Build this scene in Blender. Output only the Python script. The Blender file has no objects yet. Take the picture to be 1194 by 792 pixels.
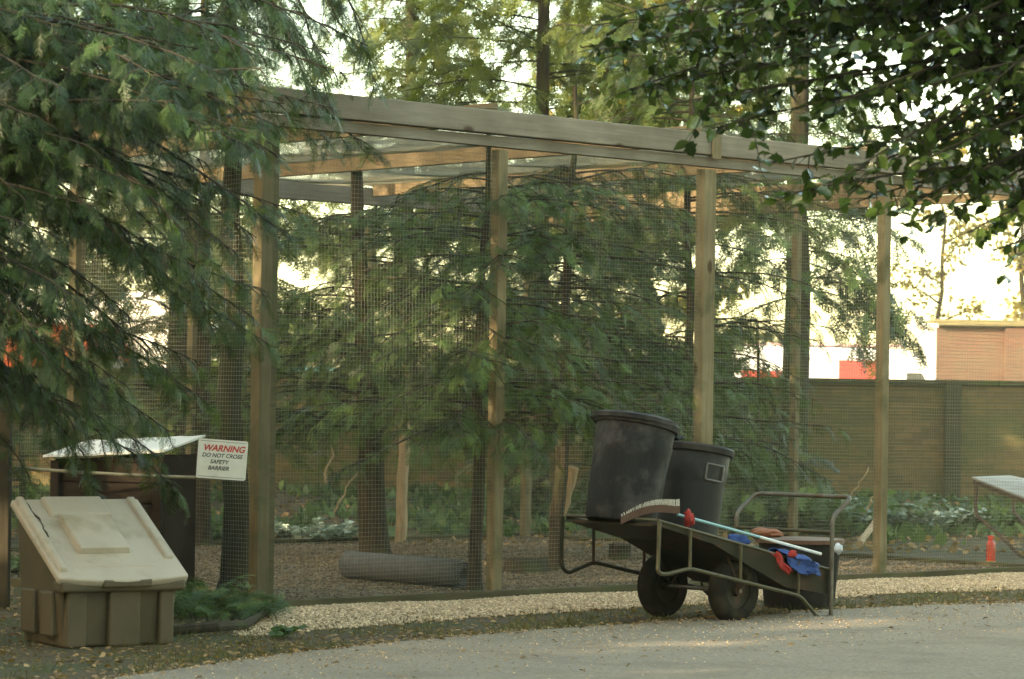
import bpy, math, random
import numpy as np
from mathutils import Vector, Matrix, noise as mnoise
R = math.radians
rnd = random.Random(7)
sc = bpy.context.scene
COL = sc.collection

# ------------------------------------------------------------------ camera model (long lens, 20 m away)
F = 3400.0; CX = 597.0; HY = 470.0; EYE = 1.35; ROLL = 0.014
def unroll(x, y): return x + ROLL*(y-HY), y - ROLL*(x-CX)
def at(x, y, d):
    xu, yu = unroll(x, y)
    return Vector(((xu-CX)/F*d, d, EYE + (HY-yu)/F*d))
def ground(x, y):
    xu, yu = unroll(x, y)
    d = EYE*F/(yu-HY)
    return Vector(((xu-CX)/F*d, d, 0))

# ------------------------------------------------------------------ object helpers
def woff(o):
    v = Vector((0, 0, 0))
    while o is not None:
        v += Vector(o.location); o = o.parent
    return v
def tag(o, label=None, cat=None, group=None, kind=None):
    if label: o['label'] = label
    if cat: o['category'] = cat
    if group: o['group'] = group
    if kind: o['kind'] = kind
    return o
def thing(name, loc, label, cat, group=None):
    o = bpy.data.objects.new(name, None); COL.objects.link(o)
    o.location = loc; o.empty_display_size = 0.2
    return tag(o, label, cat, group)
def copy_tree(o, parent=None):
    c = o.copy(); COL.objects.link(c)
    if parent: c.parent = parent
    for ch in list(o.children): copy_tree(ch, c)
    return c

class MB:
    def __init__(s, M=None): s.v = []; s.f = []; s.M = M
    def add(s, vs, fs, M=None):
        n = len(s.v)
        for p in vs:
            p = Vector(p)
            if M is not None: p = M @ p
            if s.M is not None: p = s.M @ p
            s.v.append(tuple(p))
        s.f += [tuple(i+n for i in f) for f in fs]
        return s
    def box(s, lo, hi, M=None):
        x0, y0, z0 = lo; x1, y1, z1 = hi
        return s.add([(x0,y0,z0),(x1,y0,z0),(x1,y1,z0),(x0,y1,z0),(x0,y0,z1),(x1,y0,z1),(x1,y1,z1),(x0,y1,z1)],
              [(3,2,1,0),(4,5,6,7),(0,1,5,4),(1,2,6,5),(2,3,7,6),(3,0,4,7)], M)
    def prism(s, poly, h0, h1, M=None):
        """poly in local x,z ; extruded along local y from h0 to h1"""
        n = len(poly)
        vs = [(x, h0, z) for x, z in poly] + [(x, h1, z) for x, z in poly]
        fs = [tuple(range(n)), tuple(range(2*n-1, n-1, -1))]
        fs += [(i, i+n, (i+1) % n + n, (i+1) % n) for i in range(n)]
        return s.add(vs, fs, M)
    def tube(s, path, rad, n=8, M=None, cap=True, jit=0, seed=0):
        r_ = random.Random(seed)
        path = [Vector(p) for p in path]
        if not hasattr(rad, '__len__'): rad = [rad]*len(path)
        vs = []; ref = None
        for i, p in enumerate(path):
            a = path[max(i-1, 0)]; b = path[min(i+1, len(path)-1)]
            t = (b-a).normalized()
            if ref is None:
                ref = Vector((1, 0, 0)) if abs(t.x) < .8 else Vector((0, 0, 1))
            u = (ref - t*ref.dot(t)).normalized(); ref = u
            w = t.cross(u)
            for k in range(n):
                an = 2*math.pi*k/n
                rr = rad[i]*(1 + (r_.uniform(-jit, jit) if jit else 0))
                vs.append(p + (u*math.cos(an) + w*math.sin(an))*rr)
        fs = []
        for i in range(len(path)-1):
            for k in range(n):
                k2 = (k+1) % n
                fs.append((i*n+k, i*n+k2, (i+1)*n+k2, (i+1)*n+k))
        if cap:
            fs.append(tuple(range(n-1, -1, -1))); m = (len(path)-1)*n
            fs.append(tuple(range(m, m+n)))
        return s.add(vs, fs, M)
    def lathe(s, prof, n=32, M=None, wob=0):
        vs = []
        for r, z in prof:
            for k in range(n):
                a = 2*math.pi*k/n
                q = r*(1+wob*math.sin(3*a+z*9))
                vs.append((q*math.cos(a), q*math.sin(a), z))
        fs = []
        for i in range(len(prof)-1):
            for k in range(n):
                k2 = (k+1) % n
                fs.append((i*n+k, i*n+k2, (i+1)*n+k2, (i+1)*n+k))
        fs.append(tuple(range(n-1, -1, -1))); m = (len(prof)-1)*n
        fs.append(tuple(range(m, m+n)))
        return s.add(vs, fs, M)
    def build(s, name, mat, parent=None, smooth=False, bevel=0, seg=2, sub=0):
        off = woff(parent) if parent is not None else Vector((0, 0, 0))
        me = bpy.data.meshes.new(name)
        me.from_pydata([(x-off.x, y-off.y, z-off.z) for x, y, z in s.v], [], s.f)
        me.update()
        o = bpy.data.objects.new(name, me); COL.objects.link(o)
        if parent is not None: o.parent = parent
        if mat: me.materials.append(mat)
        if smooth:
            me.polygons.foreach_set('use_smooth', [True]*len(me.polygons))
            try: me.set_sharp_from_angle(angle=R(42))
            except Exception: pass
        if bevel:
            b = o.modifiers.new('b', 'BEVEL'); b.width = bevel; b.segments = seg; b.limit_method = 'ANGLE'; b.angle_limit = R(35)
        if sub:
            m = o.modifiers.new('s', 'SUBSURF'); m.levels = sub; m.render_levels = sub
        return o
def top(o_name, mb, mat, loc, **k):
    """single-mesh top-level object with its origin at loc"""
    loc = Vector(loc)
    mb.v = [(x-loc.x, y-loc.y, z-loc.z) for x, y, z in mb.v]
    o = mb.build(o_name, mat, None, **k); o.location = loc
    return o

# ------------------------------------------------------------------ materials
def newmat(name):
    m = bpy.data.materials.new(name); m.use_nodes = True
    nt = m.node_tree; b = nt.nodes['Principled BSDF']
    return m, nt, b
def N(nt, t, **kw):
    n = nt.nodes.new(t)
    for k, v in kw.items():
        if k in n.inputs: n.inputs[k].default_value = v
        else: setattr(n, k, v)
    return n
def ramp(nt, fac, stops):
    r = nt.nodes.new('ShaderNodeValToRGB')
    el = r.color_ramp.elements
    while len(el) < len(stops): el.new(0.5)
    for e, (p, c) in zip(el, stops):
        e.position = p; e.color = (*c, 1) if len(c) == 3 else c
    nt.links.new(fac, r.inputs[0]); return r.outputs[0]
def g1(v): return (v, v, v)
def pm(name, c1, c2=None, scale=8, rough=.8, bump=.0, stretch=(1,1,1), rot=(0,0,0), c3=None, s3=1.5, t3=(.5,.62), metal=0, bscale=None, spec=.4, detail=6, bdist=.01):
    m, nt, b = newmat(name)
    c2 = c2 or tuple(x*.7 for x in c1)
    tc = N(nt, 'ShaderNodeTexCoord')
    mp = N(nt, 'ShaderNodeMapping'); mp.inputs['Scale'].default_value = stretch; mp.inputs['Rotation'].default_value = rot
    nt.links.new(tc.outputs['Object'], mp.inputs[0])
    n1 = N(nt, 'ShaderNodeTexNoise', Scale=scale, Detail=detail, Roughness=.65); nt.links.new(mp.outputs[0], n1.inputs['Vector'])
    col = ramp(nt, n1.outputs[0], [(.32, c1), (.68, c2)])
    if c3:
        n3 = N(nt, 'ShaderNodeTexNoise', Scale=s3, Detail=5, Roughness=.6); nt.links.new(tc.outputs['Object'], n3.inputs['Vector'])
        f = ramp(nt, n3.outputs[0], [(t3[0], g1(0)), (t3[1], g1(1))])
        mx = N(nt, 'ShaderNodeMix', data_type='RGBA'); nt.links.new(f, mx.inputs[0])
        nt.links.new(col, mx.inputs[6]); mx.inputs[7].default_value = (*c3, 1); col = mx.outputs[2]
    nt.links.new(col, b.inputs['Base Color'])
    b.inputs['Roughness'].default_value = rough; b.inputs['Metallic'].default_value = metal
    b.inputs['Specular IOR Level'].default_value = spec
    if bump:
        nb = N(nt, 'ShaderNodeTexNoise', Scale=bscale or scale*3, Detail=6, Roughness=.7); nt.links.new(mp.outputs[0], nb.inputs['Vector'])
        bn = N(nt, 'ShaderNodeBump', Strength=bump, Distance=bdist); nt.links.new(nb.outputs[0], bn.inputs['Height'])
        nt.links.new(bn.outputs[0], b.inputs['Normal'])
    return m
def wood(name, base, dark, axis, rot=0, knots=True, moss=None):
    """axis: 'z' upright timber, 'x' timber along local x turned by rot about z"""
    m, nt, b = newmat(name)
    tc = N(nt, 'ShaderNodeTexCoord')
    mp0 = N(nt, 'ShaderNodeMapping'); mp0.inputs['Rotation'].default_value = (0, 0, -rot)
    nt.links.new(tc.outputs['Object'], mp0.inputs[0])
    mp = N(nt, 'ShaderNodeMapping'); mp.inputs['Scale'].default_value = (30, 30, 1.6) if axis == 'z' else (1.6, 30, 30)
    nt.links.new(mp0.outputs[0], mp.inputs[0])
    n1 = N(nt, 'ShaderNodeTexNoise', Scale=1.4, Detail=8, Roughness=.65, Distortion=.4); nt.links.new(mp.outputs[0], n1.inputs['Vector'])
    col = ramp(nt, n1.outputs[0], [(.3, base), (.55, tuple((a+c)/2 for a, c in zip(base, dark))), (.75, dark)])
    n2 = N(nt, 'ShaderNodeTexNoise', Scale=2.3, Detail=4); nt.links.new(tc.outputs['Object'], n2.inputs['Vector'])
    w = ramp(nt, n2.outputs[0], [(.35, (1, 1, 1)), (.7, (.62, .6, .55))])
    mx = N(nt, 'ShaderNodeMix', data_type='RGBA', blend_type='MULTIPLY'); mx.inputs[0].default_value = 1
    nt.links.new(col, mx.inputs[6]); nt.links.new(w, mx.inputs[7]); col = mx.outputs[2]
    if knots:
        mk = N(nt, 'ShaderNodeMapping'); mk.inputs['Scale'].default_value = (3.2, 3.2, 2.0) if axis == 'z' else (2.0, 3.2, 4.2)
        nt.links.new(mp0.outputs[0], mk.inputs[0])
        vo = N(nt, 'ShaderNodeTexVoronoi', Scale=1.0); nt.links.new(mk.outputs[0], vo.inputs['Vector'])
        k = ramp(nt, vo.outputs['Distance'], [(.06, (.22, .14, .07)), (.13, (1, 1, 1))])
        m2 = N(nt, 'ShaderNodeMix', data_type='RGBA', blend_type='MULTIPLY'); m2.inputs[0].default_value = .85
        nt.links.new(col, m2.inputs[6]); nt.links.new(k, m2.inputs[7]); col = m2.outputs[2]
    if moss:
        n3 = N(nt, 'ShaderNodeTexNoise', Scale=5, Detail=6); nt.links.new(tc.outputs['Object'], n3.inputs['Vector'])
        f = ramp(nt, n3.outputs[0], [(.52, g1(0)), (.66, g1(.7))])
        m3 = N(nt, 'ShaderNodeMix', data_type='RGBA'); nt.links.new(f, m3.inputs[0]); nt.links.new(col, m3.inputs[6]); m3.inputs[7].default_value = (*moss, 1); col = m3.outputs[2]
    nt.links.new(col, b.inputs['Base Color']); b.inputs['Roughness'].default_value = .85
    b.inputs['Specular IOR Level'].default_value = .25
    bn = N(nt, 'ShaderNodeBump', Strength=.35, Distance=.006); nt.links.new(n1.outputs[0], bn.inputs['Height']); nt.links.new(bn.outputs[0], b.inputs['Normal'])
    return m
def leafmat(name, dark, light, rough=.5, trans=.25, tcol=None, spec=.4):
    m, nt, b = newmat(name)
    a = N(nt, 'ShaderNodeAttribute', attribute_name='var')
    col = ramp(nt, a.outputs['Fac'], [(0, dark), (.85, light), (1, tuple(min(1, x*1.5) for x in light))])
    nt.links.new(col, b.inputs['Base Color']); b.inputs['Roughness'].default_value = rough; b.inputs['Specular IOR Level'].default_value = spec
    tr = N(nt, 'ShaderNodeBsdfTranslucent'); hs = N(nt, 'ShaderNodeMix', data_type='RGBA', blend_type='MULTIPLY'); hs.inputs[0].default_value = 1
    nt.links.new(col, hs.inputs[6]); hs.inputs[7].default_value = (*(tcol or (1.6, 1.5, .5)), 1)
    nt.links.new(hs.outputs[2], tr.inputs[0])
    ms = N(nt, 'ShaderNodeMixShader'); ms.inputs[0].default_value = trans
    nt.links.new(b.outputs[0], ms.inputs[1]); nt.links.new(tr.outputs[0], ms.inputs[2])
    nt.links.new(ms.outputs[0], nt.nodes['Material Output'].inputs[0])
    return m

UX = Vector((.734, .679, 0)); VX = Vector((-.679, .734, 0))     # the aviary's two ground directions
UA = math.atan2(.679, .734); VA = math.atan2(.734, -.679)
M = {}
M['post'] = wood('post_wood', (.25, .20, .11), (.14, .112, .058), 'z', moss=(.07, .07, .03))
M['beam'] = wood('beam_wood', (.27, .23, .175), (.16, .135, .10), 'x', UA)
M['beamv'] = wood('rafter_wood', (.24, .18, .10), (.15, .105, .055), 'x', VA)
M['edging'] = wood('edging_wood', (.12, .10, .05), (.05, .045, .022), 'x', UA, knots=False, moss=(.06, .07, .02))
M['wire'] = pm('galvanised_wire', (.26, .25, .17), (.16, .155, .11), scale=5, rough=.5, metal=.3)
M['bark'] = pm('bark', (.075, .055, .03), (.025, .02, .01), scale=4, rough=.95, bump=.9, stretch=(6, 6, 1.2), bdist=.03, c3=(.06, .07, .02), s3=3, t3=(.5, .65))
M['barkm'] = pm('mossy_bark', (.055, .048, .025), (.022, .02, .01), scale=4, rough=.95, bump=.9, stretch=(6, 6, 1.2), bdist=.03, c3=(.045, .052, .014), s3=3, t3=(.45, .65))
M['twig'] = pm('twig_bark', (.045, .037, .02), (.022, .018, .01), scale=20, rough=.9)
M['yew'] = leafmat('yew_needles', (.020, .034, .007), (.082, .136, .032), rough=.45, trans=.28)
M['yewb'] = leafmat('blue_green_needles', (.014, .028, .006), (.060, .108, .028), rough=.42, trans=.22)
M['far'] = leafmat('far_foliage', (.045, .062, .016), (.13, .165, .045), rough=.55, trans=.45)
M['holly'] = leafmat('glossy_leaf', (.016, .034, .007), (.070, .115, .024), rough=.17, trans=.16, spec=.6)
M['autumn'] = leafmat('yellow_leaf', (.10, .09, .02), (.24, .20, .06), rough=.6, trans=.45)
M['fern'] = leafmat('ground_leaves', (.03, .06, .018), (.10, .16, .06), rough=.5, trans=.3)
M['pale'] = leafmat('pale_leaves', (.10, .15, .10), (.40, .46, .38), rough=.45, trans=.3, tcol=(1,1,.8))
M['grass'] = leafmat('grass_blade', (.05, .055, .015), (.13, .125, .04), rough=.7, trans=.3)
M['straw'] = leafmat('dry_leaves', (.10, .06, .025), (.30, .20, .10), rough=.8, trans=.2)

# ------------------------------------------------------------------ fast mesh from numpy templates
def np_mesh(name, tmpls, P, X, Y, Z, S, mat, parent=None, loc=None, var=None, seed=0):
    """tmpls: list of (verts n*3, tris m*3); P,X,Y,Z: k*3 frames; S: k scale; one mesh"""
    rg = np.random.default_rng(seed)
    k = len(P); which = rg.integers(0, len(tmpls), k)
    if var is None: var = rg.random(k)
    Vs = []; Ts = []; At = []; base = 0
    for ti, (tv, tt) in enumerate(tmpls):
        idx = np.nonzero(which == ti)[0]
        if len(idx) == 0: continue
        B = np.stack([X[idx], Y[idx], Z[idx]], axis=1)           # k,3(axis),3
        v = np.einsum('nj,kjc->knc', tv, B)*S[idx][:, None, None] + P[idx][:, None, :]
        nv = tv.shape[0]
        t = tt[None, :, :] + (np.arange(len(idx))*nv)[:, None, None] + base
        Vs.append(v.reshape(-1, 3)); Ts.append(t.reshape(-1, 3)); base += len(idx)*nv
        At.append(np.repeat(var[idx], nv))
    V = np.concatenate(Vs).astype(np.float32); T = np.concatenate(Ts).astype(np.int32); A = np.concatenate(At).astype(np.float32)
    off = woff(parent) if parent is not None else (Vector(loc) if loc is not None else Vector((0,0,0)))
    V = V - np.array(off, dtype=np.float32)
    me = bpy.data.meshes.new(name)
    me.vertices.add(len(V)); me.vertices.foreach_set('co', V.ravel())
    me.loops.add(T.size); me.loops.foreach_set('vertex_index', T.ravel())
    me.polygons.add(len(T)); me.polygons.foreach_set('loop_start', np.arange(0, T.size, 3, dtype=np.int32))
    me.polygons.foreach_set('loop_total', np.full(len(T), 3, dtype=np.int32))
    me.update(calc_edges=True)
    at_ = me.attributes.new('var', 'FLOAT', 'POINT'); at_.data.foreach_set('value', A)
    me.materials.append(mat)
    o = bpy.data.objects.new(name, me); COL.objects.link(o)
    if parent is not None: o.parent = parent
    elif loc is not None: o.location = loc
    return o

def spray_tmpl(seed, fine=True):
    """a flat drooping shoot with side shoots and needles, 1 long along x"""
    r = random.Random(seed); vs = []; ts = []
    def needle(p, d, side, L, w):
        d = d.normalized(); n = len(vs)
        q = d.cross(Vector((0, 0, 1))).normalized()*side
        tip = p + d*L*.55 + q*L*.8 + Vector((0, 0, r.uniform(-.25, .15)*L))
        vs.extend([p - d*w*.5, p + d*w*.5, tip]); ts.append((n, n+1, n+2))
    def shoot(p0, d, L, sp, nl, nw, droop):
        k = max(2, int(L/sp))
        p = p0.copy(); dd = d.copy()
        for i in range(k):
            q = p + dd*sp
            needle(p, dd, 1, nl*r.uniform(.8, 1.15), nw); needle(p+dd*sp*.5, dd, -1, nl*r.uniform(.8, 1.15), nw)
            p = q; dd = (dd + Vector((0, 0, -droop))).normalized()
        n = len(vs); wv = dd.cross(Vector((0, 0, 1))).normalized()*.006
        vs.extend([p0-wv, p0+wv, p]); ts.append((n, n+1, n+2))
    if fine: sp, nl, nw = .062, .085, .030
    else: sp, nl, nw = .13, .17, .085
    main = Vector((1, 0, 0))
    shoot(Vector((0,0,0)), main, 1.0, sp, nl, nw, .035)
    ns = 6 if fine else 4
    for i in range(ns):
        for s in (-1, 1):
            x = .08 + .75*(i + .5*(s > 0))/ns
            L = (.55 - .42*x)*r.uniform(.75, 1.15)
            a = R(r.uniform(38, 58))*s
            shoot(Vector((x, 0, -.25*x*x)), Vector((math.cos(a), math.sin(a), r.uniform(-.25, .05))), L, sp, nl, nw, .06)
    return np.array([tuple(v) for v in vs]), np.array(ts)
SPR = [spray_tmpl(i) for i in range(6)]
SPRC = [spray_tmpl(i+50, False) for i in range(5)]

def leaf_tmpl(spiky=True, seed=0, w=.34):
    r = random.Random(seed); n = 7; L = []; Rr = []
    for i in range(n+1):
        t = i/n; h = w*math.sin(math.pi*min(1, t*1.02)**.8)
        if spiky and i % 2 == 1: h *= 1.25
        elif spiky: h *= .82
        L.append((t, h, .12*h - .18*t*t)); Rr.append((t, -h, .12*h - .18*t*t))
    vs = []; ts = []
    for i in range(n+1): vs += [L[i], (L[i][0], 0, -.18*L[i][0]**2 - .05), Rr[i]]
    for i in range(n):
        a = i*3; b = a+3
        ts += [(a, a+1, b+1), (a, b+1, b), (a+1, a+2, b+2), (a+1, b+2, b+1)]
    return np.array(vs), np.array(ts)
LEAF = [leaf_tmpl(True, 0, .30), leaf_tmpl(True, 1, .36), leaf_tmpl(False, 2, .33)]
BLADE = [(np.array([(0,-.03,0),(0,.03,0),(.5,.02,.05),(.5,-.02,.05),(1,0,-.05)]), np.array([(0,1,2),(0,2,3),(3,2,4)])),
         (np.array([(0,-.03,0),(0,.03,0),(.5,.02,.0),(.5,-.02,.0),(.95,0.05,-.2)]), np.array([(0,1,2),(0,2,3),(3,2,4)]))]

def frames(dirs, up_jit, rg):
    """X along dirs, Z near up with jitter"""
    X = dirs/np.linalg.norm(dirs, axis=1, keepdims=True)
    Zr = np.tile([0, 0, 1.0], (len(X), 1)) + rg.normal(0, up_jit, (len(X), 3))
    Y = np.cross(Zr, X); Y /= np.linalg.norm(Y, axis=1, keepdims=True)+1e-9
    Z = np.cross(X, Y)
    return X, Y, Z

def branch_path(p0, d, L, droop, n, r, wig=.10):
    pts = [p0.copy()]; dd = d.normalized(); st = L/n
    for i in range(n):
        dd = (dd + Vector((r.uniform(-wig, wig), r.uniform(-wig, wig), -droop/n + r.uniform(-wig, wig)*.5))).normalized()
        pts.append(pts[-1] + dd*st)
    return pts
def foliate(pts, r, out, twig_mb, tw_every=.16, tw_len=.5, sp_every=.07, size=(.16, .28), start=.15, hang=.5, taper=True):
    """side twigs along a branch, shoots along each twig; out gets (pos, dir, size, v)"""
    tot = sum((b-a).length for a, b in zip(pts, pts[1:])); acc = 0; nxt = tot*start; side = 1
    for a, b in zip(pts, pts[1:]):
        seg = (b-a); sl = seg.length
        while nxt < acc + sl:
            f = (nxt-acc)/sl; p = a + seg*f; g = nxt/tot
            d = seg.normalized(); sd = d.cross(Vector((0, 0, 1))).normalized()*side; side = -side
            L = tw_len*((1-g)*.8+.25 if taper else 1)*r.uniform(.7, 1.2)
            td = (d*r.uniform(.5, 1.0) + sd*r.uniform(.1, 1.2) + Vector((0, 0, r.uniform(-.6, .35)))).normalized()
            tp = branch_path(p, td, L, hang, 5, r)
            if twig_mb is not None: twig_mb.tube(tp, [.006, .005, .004, .0035, .003, .002], n=3, cap=False)
            k = max(2, int(L/sp_every)); v = min(1, max(0, r.gauss(.45, .2)))
            for i in range(k+1):
                h = i/k*5; j = min(4, int(h)); q = tp[j].lerp(tp[j+1], h-j)
                tdir = (tp[j+1]-tp[j]).normalized(); s2 = tdir.cross(Vector((0, 0, 1))).normalized()*(1 if i % 2 else -1)
                dr = tdir*r.uniform(.3, 1) + s2*r.uniform(.1, 1.1)*(0 if i == k else 1) + Vector((r.uniform(-.25, .25), r.uniform(-.25, .25), r.uniform(-.85, .25)*hang*1.3))
                out.append((q, dr, r.uniform(*size), min(1, max(0, v + r.uniform(-.3, .35)))))
            nxt += tw_every*r.uniform(.7, 1.3)
        acc += sl
def leaves_from(out, name, mat, tmpls, parent, up=.45, seed=0):
    rg = np.random.default_rng(seed)
    P = np.array([tuple(o[0]) for o in out]); D = np.array([tuple(o[1]) for o in out])
    S = np.array([o[2] for o in out]); v = np.array([o[3] for o in out])
    X, Y, Z = frames(D, up, rg)
    return np_mesh(name, tmpls, P, X, Y, Z, S, mat, parent, var=v, seed=seed)
def trunk_path(base, H, lean=(0, 0), wig=.05, n=10, seed=0):
    r = random.Random(seed); out = []
    for i in range(n+1):
        t = i/n
        out.append(Vector(base) + Vector((lean[0]*t + (r.uniform(-wig, wig) if i else 0), lean[1]*t, H*t)))
    return out
def trunk_at(path, z):
    z0 = path[0].z
    for a, b in zip(path, path[1:]):
        if a.z <= z <= b.z: return a.lerp(b, (z-a.z)/(b.z-a.z+1e-6))
    return path[-1]
def make_trunk(path, r0, r1, root, mat, flare=1.5, n=14, name='trunk'):
    rad = []
    for i in range(len(path)):
        t = i/(len(path)-1); rr = r0 + (r1-r0)*t
        if i == 0: rr *= flare
        rad.append(rr)
    p = [path[0], path[0].lerp(path[1], .25)] + path[1:]
    rad = [rad[0], r0*1.08] + rad[1:]
    mb = MB().tube(p, rad, n=n, jit=.07, seed=3)
    return mb.build(name, mat, root, smooth=True)

def conifer(base, H, r0, label, seed, z0, z1, nb, Lb, az=None, name='yew_tree', leaf='yew', tmpl=None, size=(.16, .28), lean=(0, 0),
            tw_every=.16, tw_len=.5, sp_every=.08, droop=.5, hang=.5, up0=.15, bark='bark', group=None, taperL=.4, tw_mesh=True, extra=None, wig=.15, cat='tree'):
    r = random.Random(seed); base = Vector(base)
    root = thing(name, base, label, cat, group)
    path = trunk_path(base, H, lean, .03, seed=seed)
    make_trunk(path, r0, r0*.3, root, M[bark])
    bm = MB(); out = []
    specs = []
    for i in range(nb):
        t = (i+.5)/nb; z = z0 + (z1-z0)*t + r.uniform(-.1, .1)
        a = r.uniform(0, 2*math.pi) if az is None else R(r.uniform(*az))
        L = Lb*(1-taperL*t)*r.uniform(.7, 1.15)
        specs.append((z, a, L, up0, droop))
    specs += extra or []
    for z, a, L, u0, dr in specs:
        p0 = trunk_at(path, base.z+z)
        d = Vector((math.cos(a), math.sin(a), u0 + r.uniform(-.1, .15)))
        bp = branch_path(p0, d, L, dr, 9, r, wig)
        rr = .005 + .0045*L
        bm.tube(bp, [rr*(1-.85*k/9) for k in range(10)], n=6, cap=False)
        foliate(bp, r, out, bm if tw_mesh else None, tw_every, tw_len, sp_every, size, hang=hang)
    bm.build('limbs', M['twig'], root, smooth=True)
    leaves_from(out, 'crown', M[leaf], tmpl or SPR, root, seed=seed)
    print(label, 'sprays', len(out))
    return root

# ------------------------------------------------------------------ GROUND
def ground_h(x, y):
    h = .012*mnoise.noise(Vector((x*1.3, y*.6, 0)))
    if y > 28.5: h += .22*min(1, (y-28.5)/7)*(1+.3*mnoise.noise(Vector((x*.8, y*.5, 3))))
    if y > 36.2: h = 0
    return h
def grid_sheet(name, xs, ys, hf, mat, inside=None):
    mb = MB(); idx = {}
    for j, y in enumerate(ys):
        for i, x in enumerate(xs):
            idx[i, j] = len(mb.v); mb.v.append((x, y, hf(x, y)))
    for j in range(len(ys)-1):
        for i in range(len(xs)-1):
            mb.f.append((idx[i, j], idx[i+1, j], idx[i+1, j+1], idx[i, j+1]))
    return mb.build(name, mat, None, smooth=True)
soil = pm('soil', (.060, .042, .021), (.11, .080, .042), scale=5, rough=.95, bump=.8, bscale=26, bdist=.03, c3=(.055, .06, .02), s3=1.4, t3=(.46, .6))
xs = sorted(set([-400, -150, -60, -30, -15] + [round(-9+.3*i, 2) for i in range(61)] + [15, 30, 60, 150, 400]))
ys = sorted(set([-300, -100, -40, -15, 0, 8] + [round(12+.3*i, 2) for i in range(86)] + [42, 50, 70, 100, 200, 500]))
g = grid_sheet('ground', xs, ys, ground_h, soil); tag(g, 'brown soil ground with moss and litter running back to the brick wall', 'ground', kind='structure')

# tarmac path : far edge measured from the photograph
edge = [ground(x, y) for x, y in ((60, 806), (200, 786), (330, 767), (480, 751), (610, 740), (740, 731), (860, 722), (965, 714.5), (1080, 709), (1194, 706))]
d0 = edge[1]-edge[0]; d1 = edge[-1]-edge[-2]
pts = [edge[0]-d0*12] + edge + [edge[-1]+d1.normalized()*30]
fine_edge = []
for a, b in zip(pts, pts[1:]):
    k = max(2, int((b-a).length/.12))
    for i in range(k):
        p = a.lerp(b, i/k); p.y += .05*mnoise.noise(Vector((p.x*3, 0, 5))) + .02*mnoise.noise(Vector((p.x*14, 0, 5)))
        fine_edge.append(p)
tarmac = pm('tarmac', (.33, .275, .20), (.18, .15, .11), scale=38, rough=.92, bump=1, bscale=90, bdist=.012, c3=(.19, .155, .11), s3=1.6, t3=(.48, .72))
near = [Vector((p.x*.9 + .35, p.y-7.0, 0)) for p in fine_edge]
mb = MB(); n = len(fine_edge)
for p, q in zip(fine_edge, near):
    for k in range(9):
        r_ = p.lerp(q, k/8); mb.v.append((r_.x, r_.y, .022 + .012*math.sin(math.pi*k/8)))
for i in range(n-1):
    for k in range(8):
        a = i*9+k; mb.f.append((a, a+1, a+10, a+9))
road = mb.build('path', tarmac, None, smooth=True); tag(road, 'worn pale tarmac path in the foreground', 'path', kind='structure')

P1 = Vector((-1.62, 18.8, 0))
def uv(s, t): return P1 + UX*s + VX*t
SW, TD, BAY = 8.24, 6.3, 2.06
gravel_m = pm('gravel_bed', (.13, .10, .065), (.24, .185, .12), scale=30, rough=.95, bump=1, bscale=60, bdist=.02, c3=(.11, .09, .055), s3=1.2)
mb = MB(); nn = 30
for i in range(nn+1):
    for j in range(nn+1):
        p = uv(.06+(SW-.12)*i/nn, .06+(TD-.12)*j/nn); mb.v.append((p.x, p.y, ground_h(p.x, p.y)+.02))
for i in range(nn):
    for j in range(nn):
        a = i*(nn+1)+j; mb.f.append((a, a+nn+1, a+nn+2, a+1))
o = mb.build('gravel_floor', gravel_m, None, smooth=True); tag(o, 'brown gravel floor inside the aviary', 'gravel', kind='structure')

# pebbles
def peb_tmpl(seed):
    r = random.Random(seed); vs = [(1,0,0),(-1,0,0),(0,.8,0),(0,-.8,0),(0,0,.6),(0,0,-.5),(.6,.5,.3),(-.6,-.5,.3)]
    vs = [tuple(c*r.uniform(.75, 1.2) for c in v) for v in vs[:6]]
    ts = [(0,2,4),(2,1,4),(1,3,4),(3,0,4),(2,0,5),(1,2,5),(3,1,5),(0,3,5)]
    return np.array(vs), np.array(ts)
PEB = [peb_tmpl(i) for i in range(6)]
def scatter(name, pts, size, mat, tmpl, label, cat, seed=0, tilt=.35, zoff=0, up=False, loc=(0,0,0)):
    rg = np.random.default_rng(seed); k = len(pts)
    P = np.array(pts); 
    if up:
        D = rg.normal(0, .45, (k, 3)); D[:, 2] = 1
        X = D/np.linalg.norm(D, axis=1, keepdims=True); Q = rg.normal(0, 1, (k, 3)); Y = np.cross(Q, X); Y /= np.linalg.norm(Y, axis=1, keepdims=True); Z = np.cross(X, Y)
    else:
        a = rg.uniform(0, 6.28, k); D = np.stack([np.cos(a), np.sin(a), rg.normal(0, tilt*.5, k)], 1); X, Y, Z = frames(D, tilt, rg)
    S = rg.uniform(*size, k)
    o = np_mesh(name, tmpl, P, X, Y, Z, S, mat, loc=loc, seed=seed)
    return tag(o, label, cat, kind='stuff')
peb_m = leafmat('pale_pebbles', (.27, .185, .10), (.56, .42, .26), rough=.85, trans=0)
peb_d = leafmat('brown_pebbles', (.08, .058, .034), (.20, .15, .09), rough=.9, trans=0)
rr = random.Random(5); pts = []
def edge_y(x):
    for a, b in zip(fine_edge, fine_edge[1:]):
        if a.x <= x < b.x: return a.y + (b.y-a.y)*(x-a.x)/(b.x-a.x)
    return fine_edge[0].y
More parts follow.
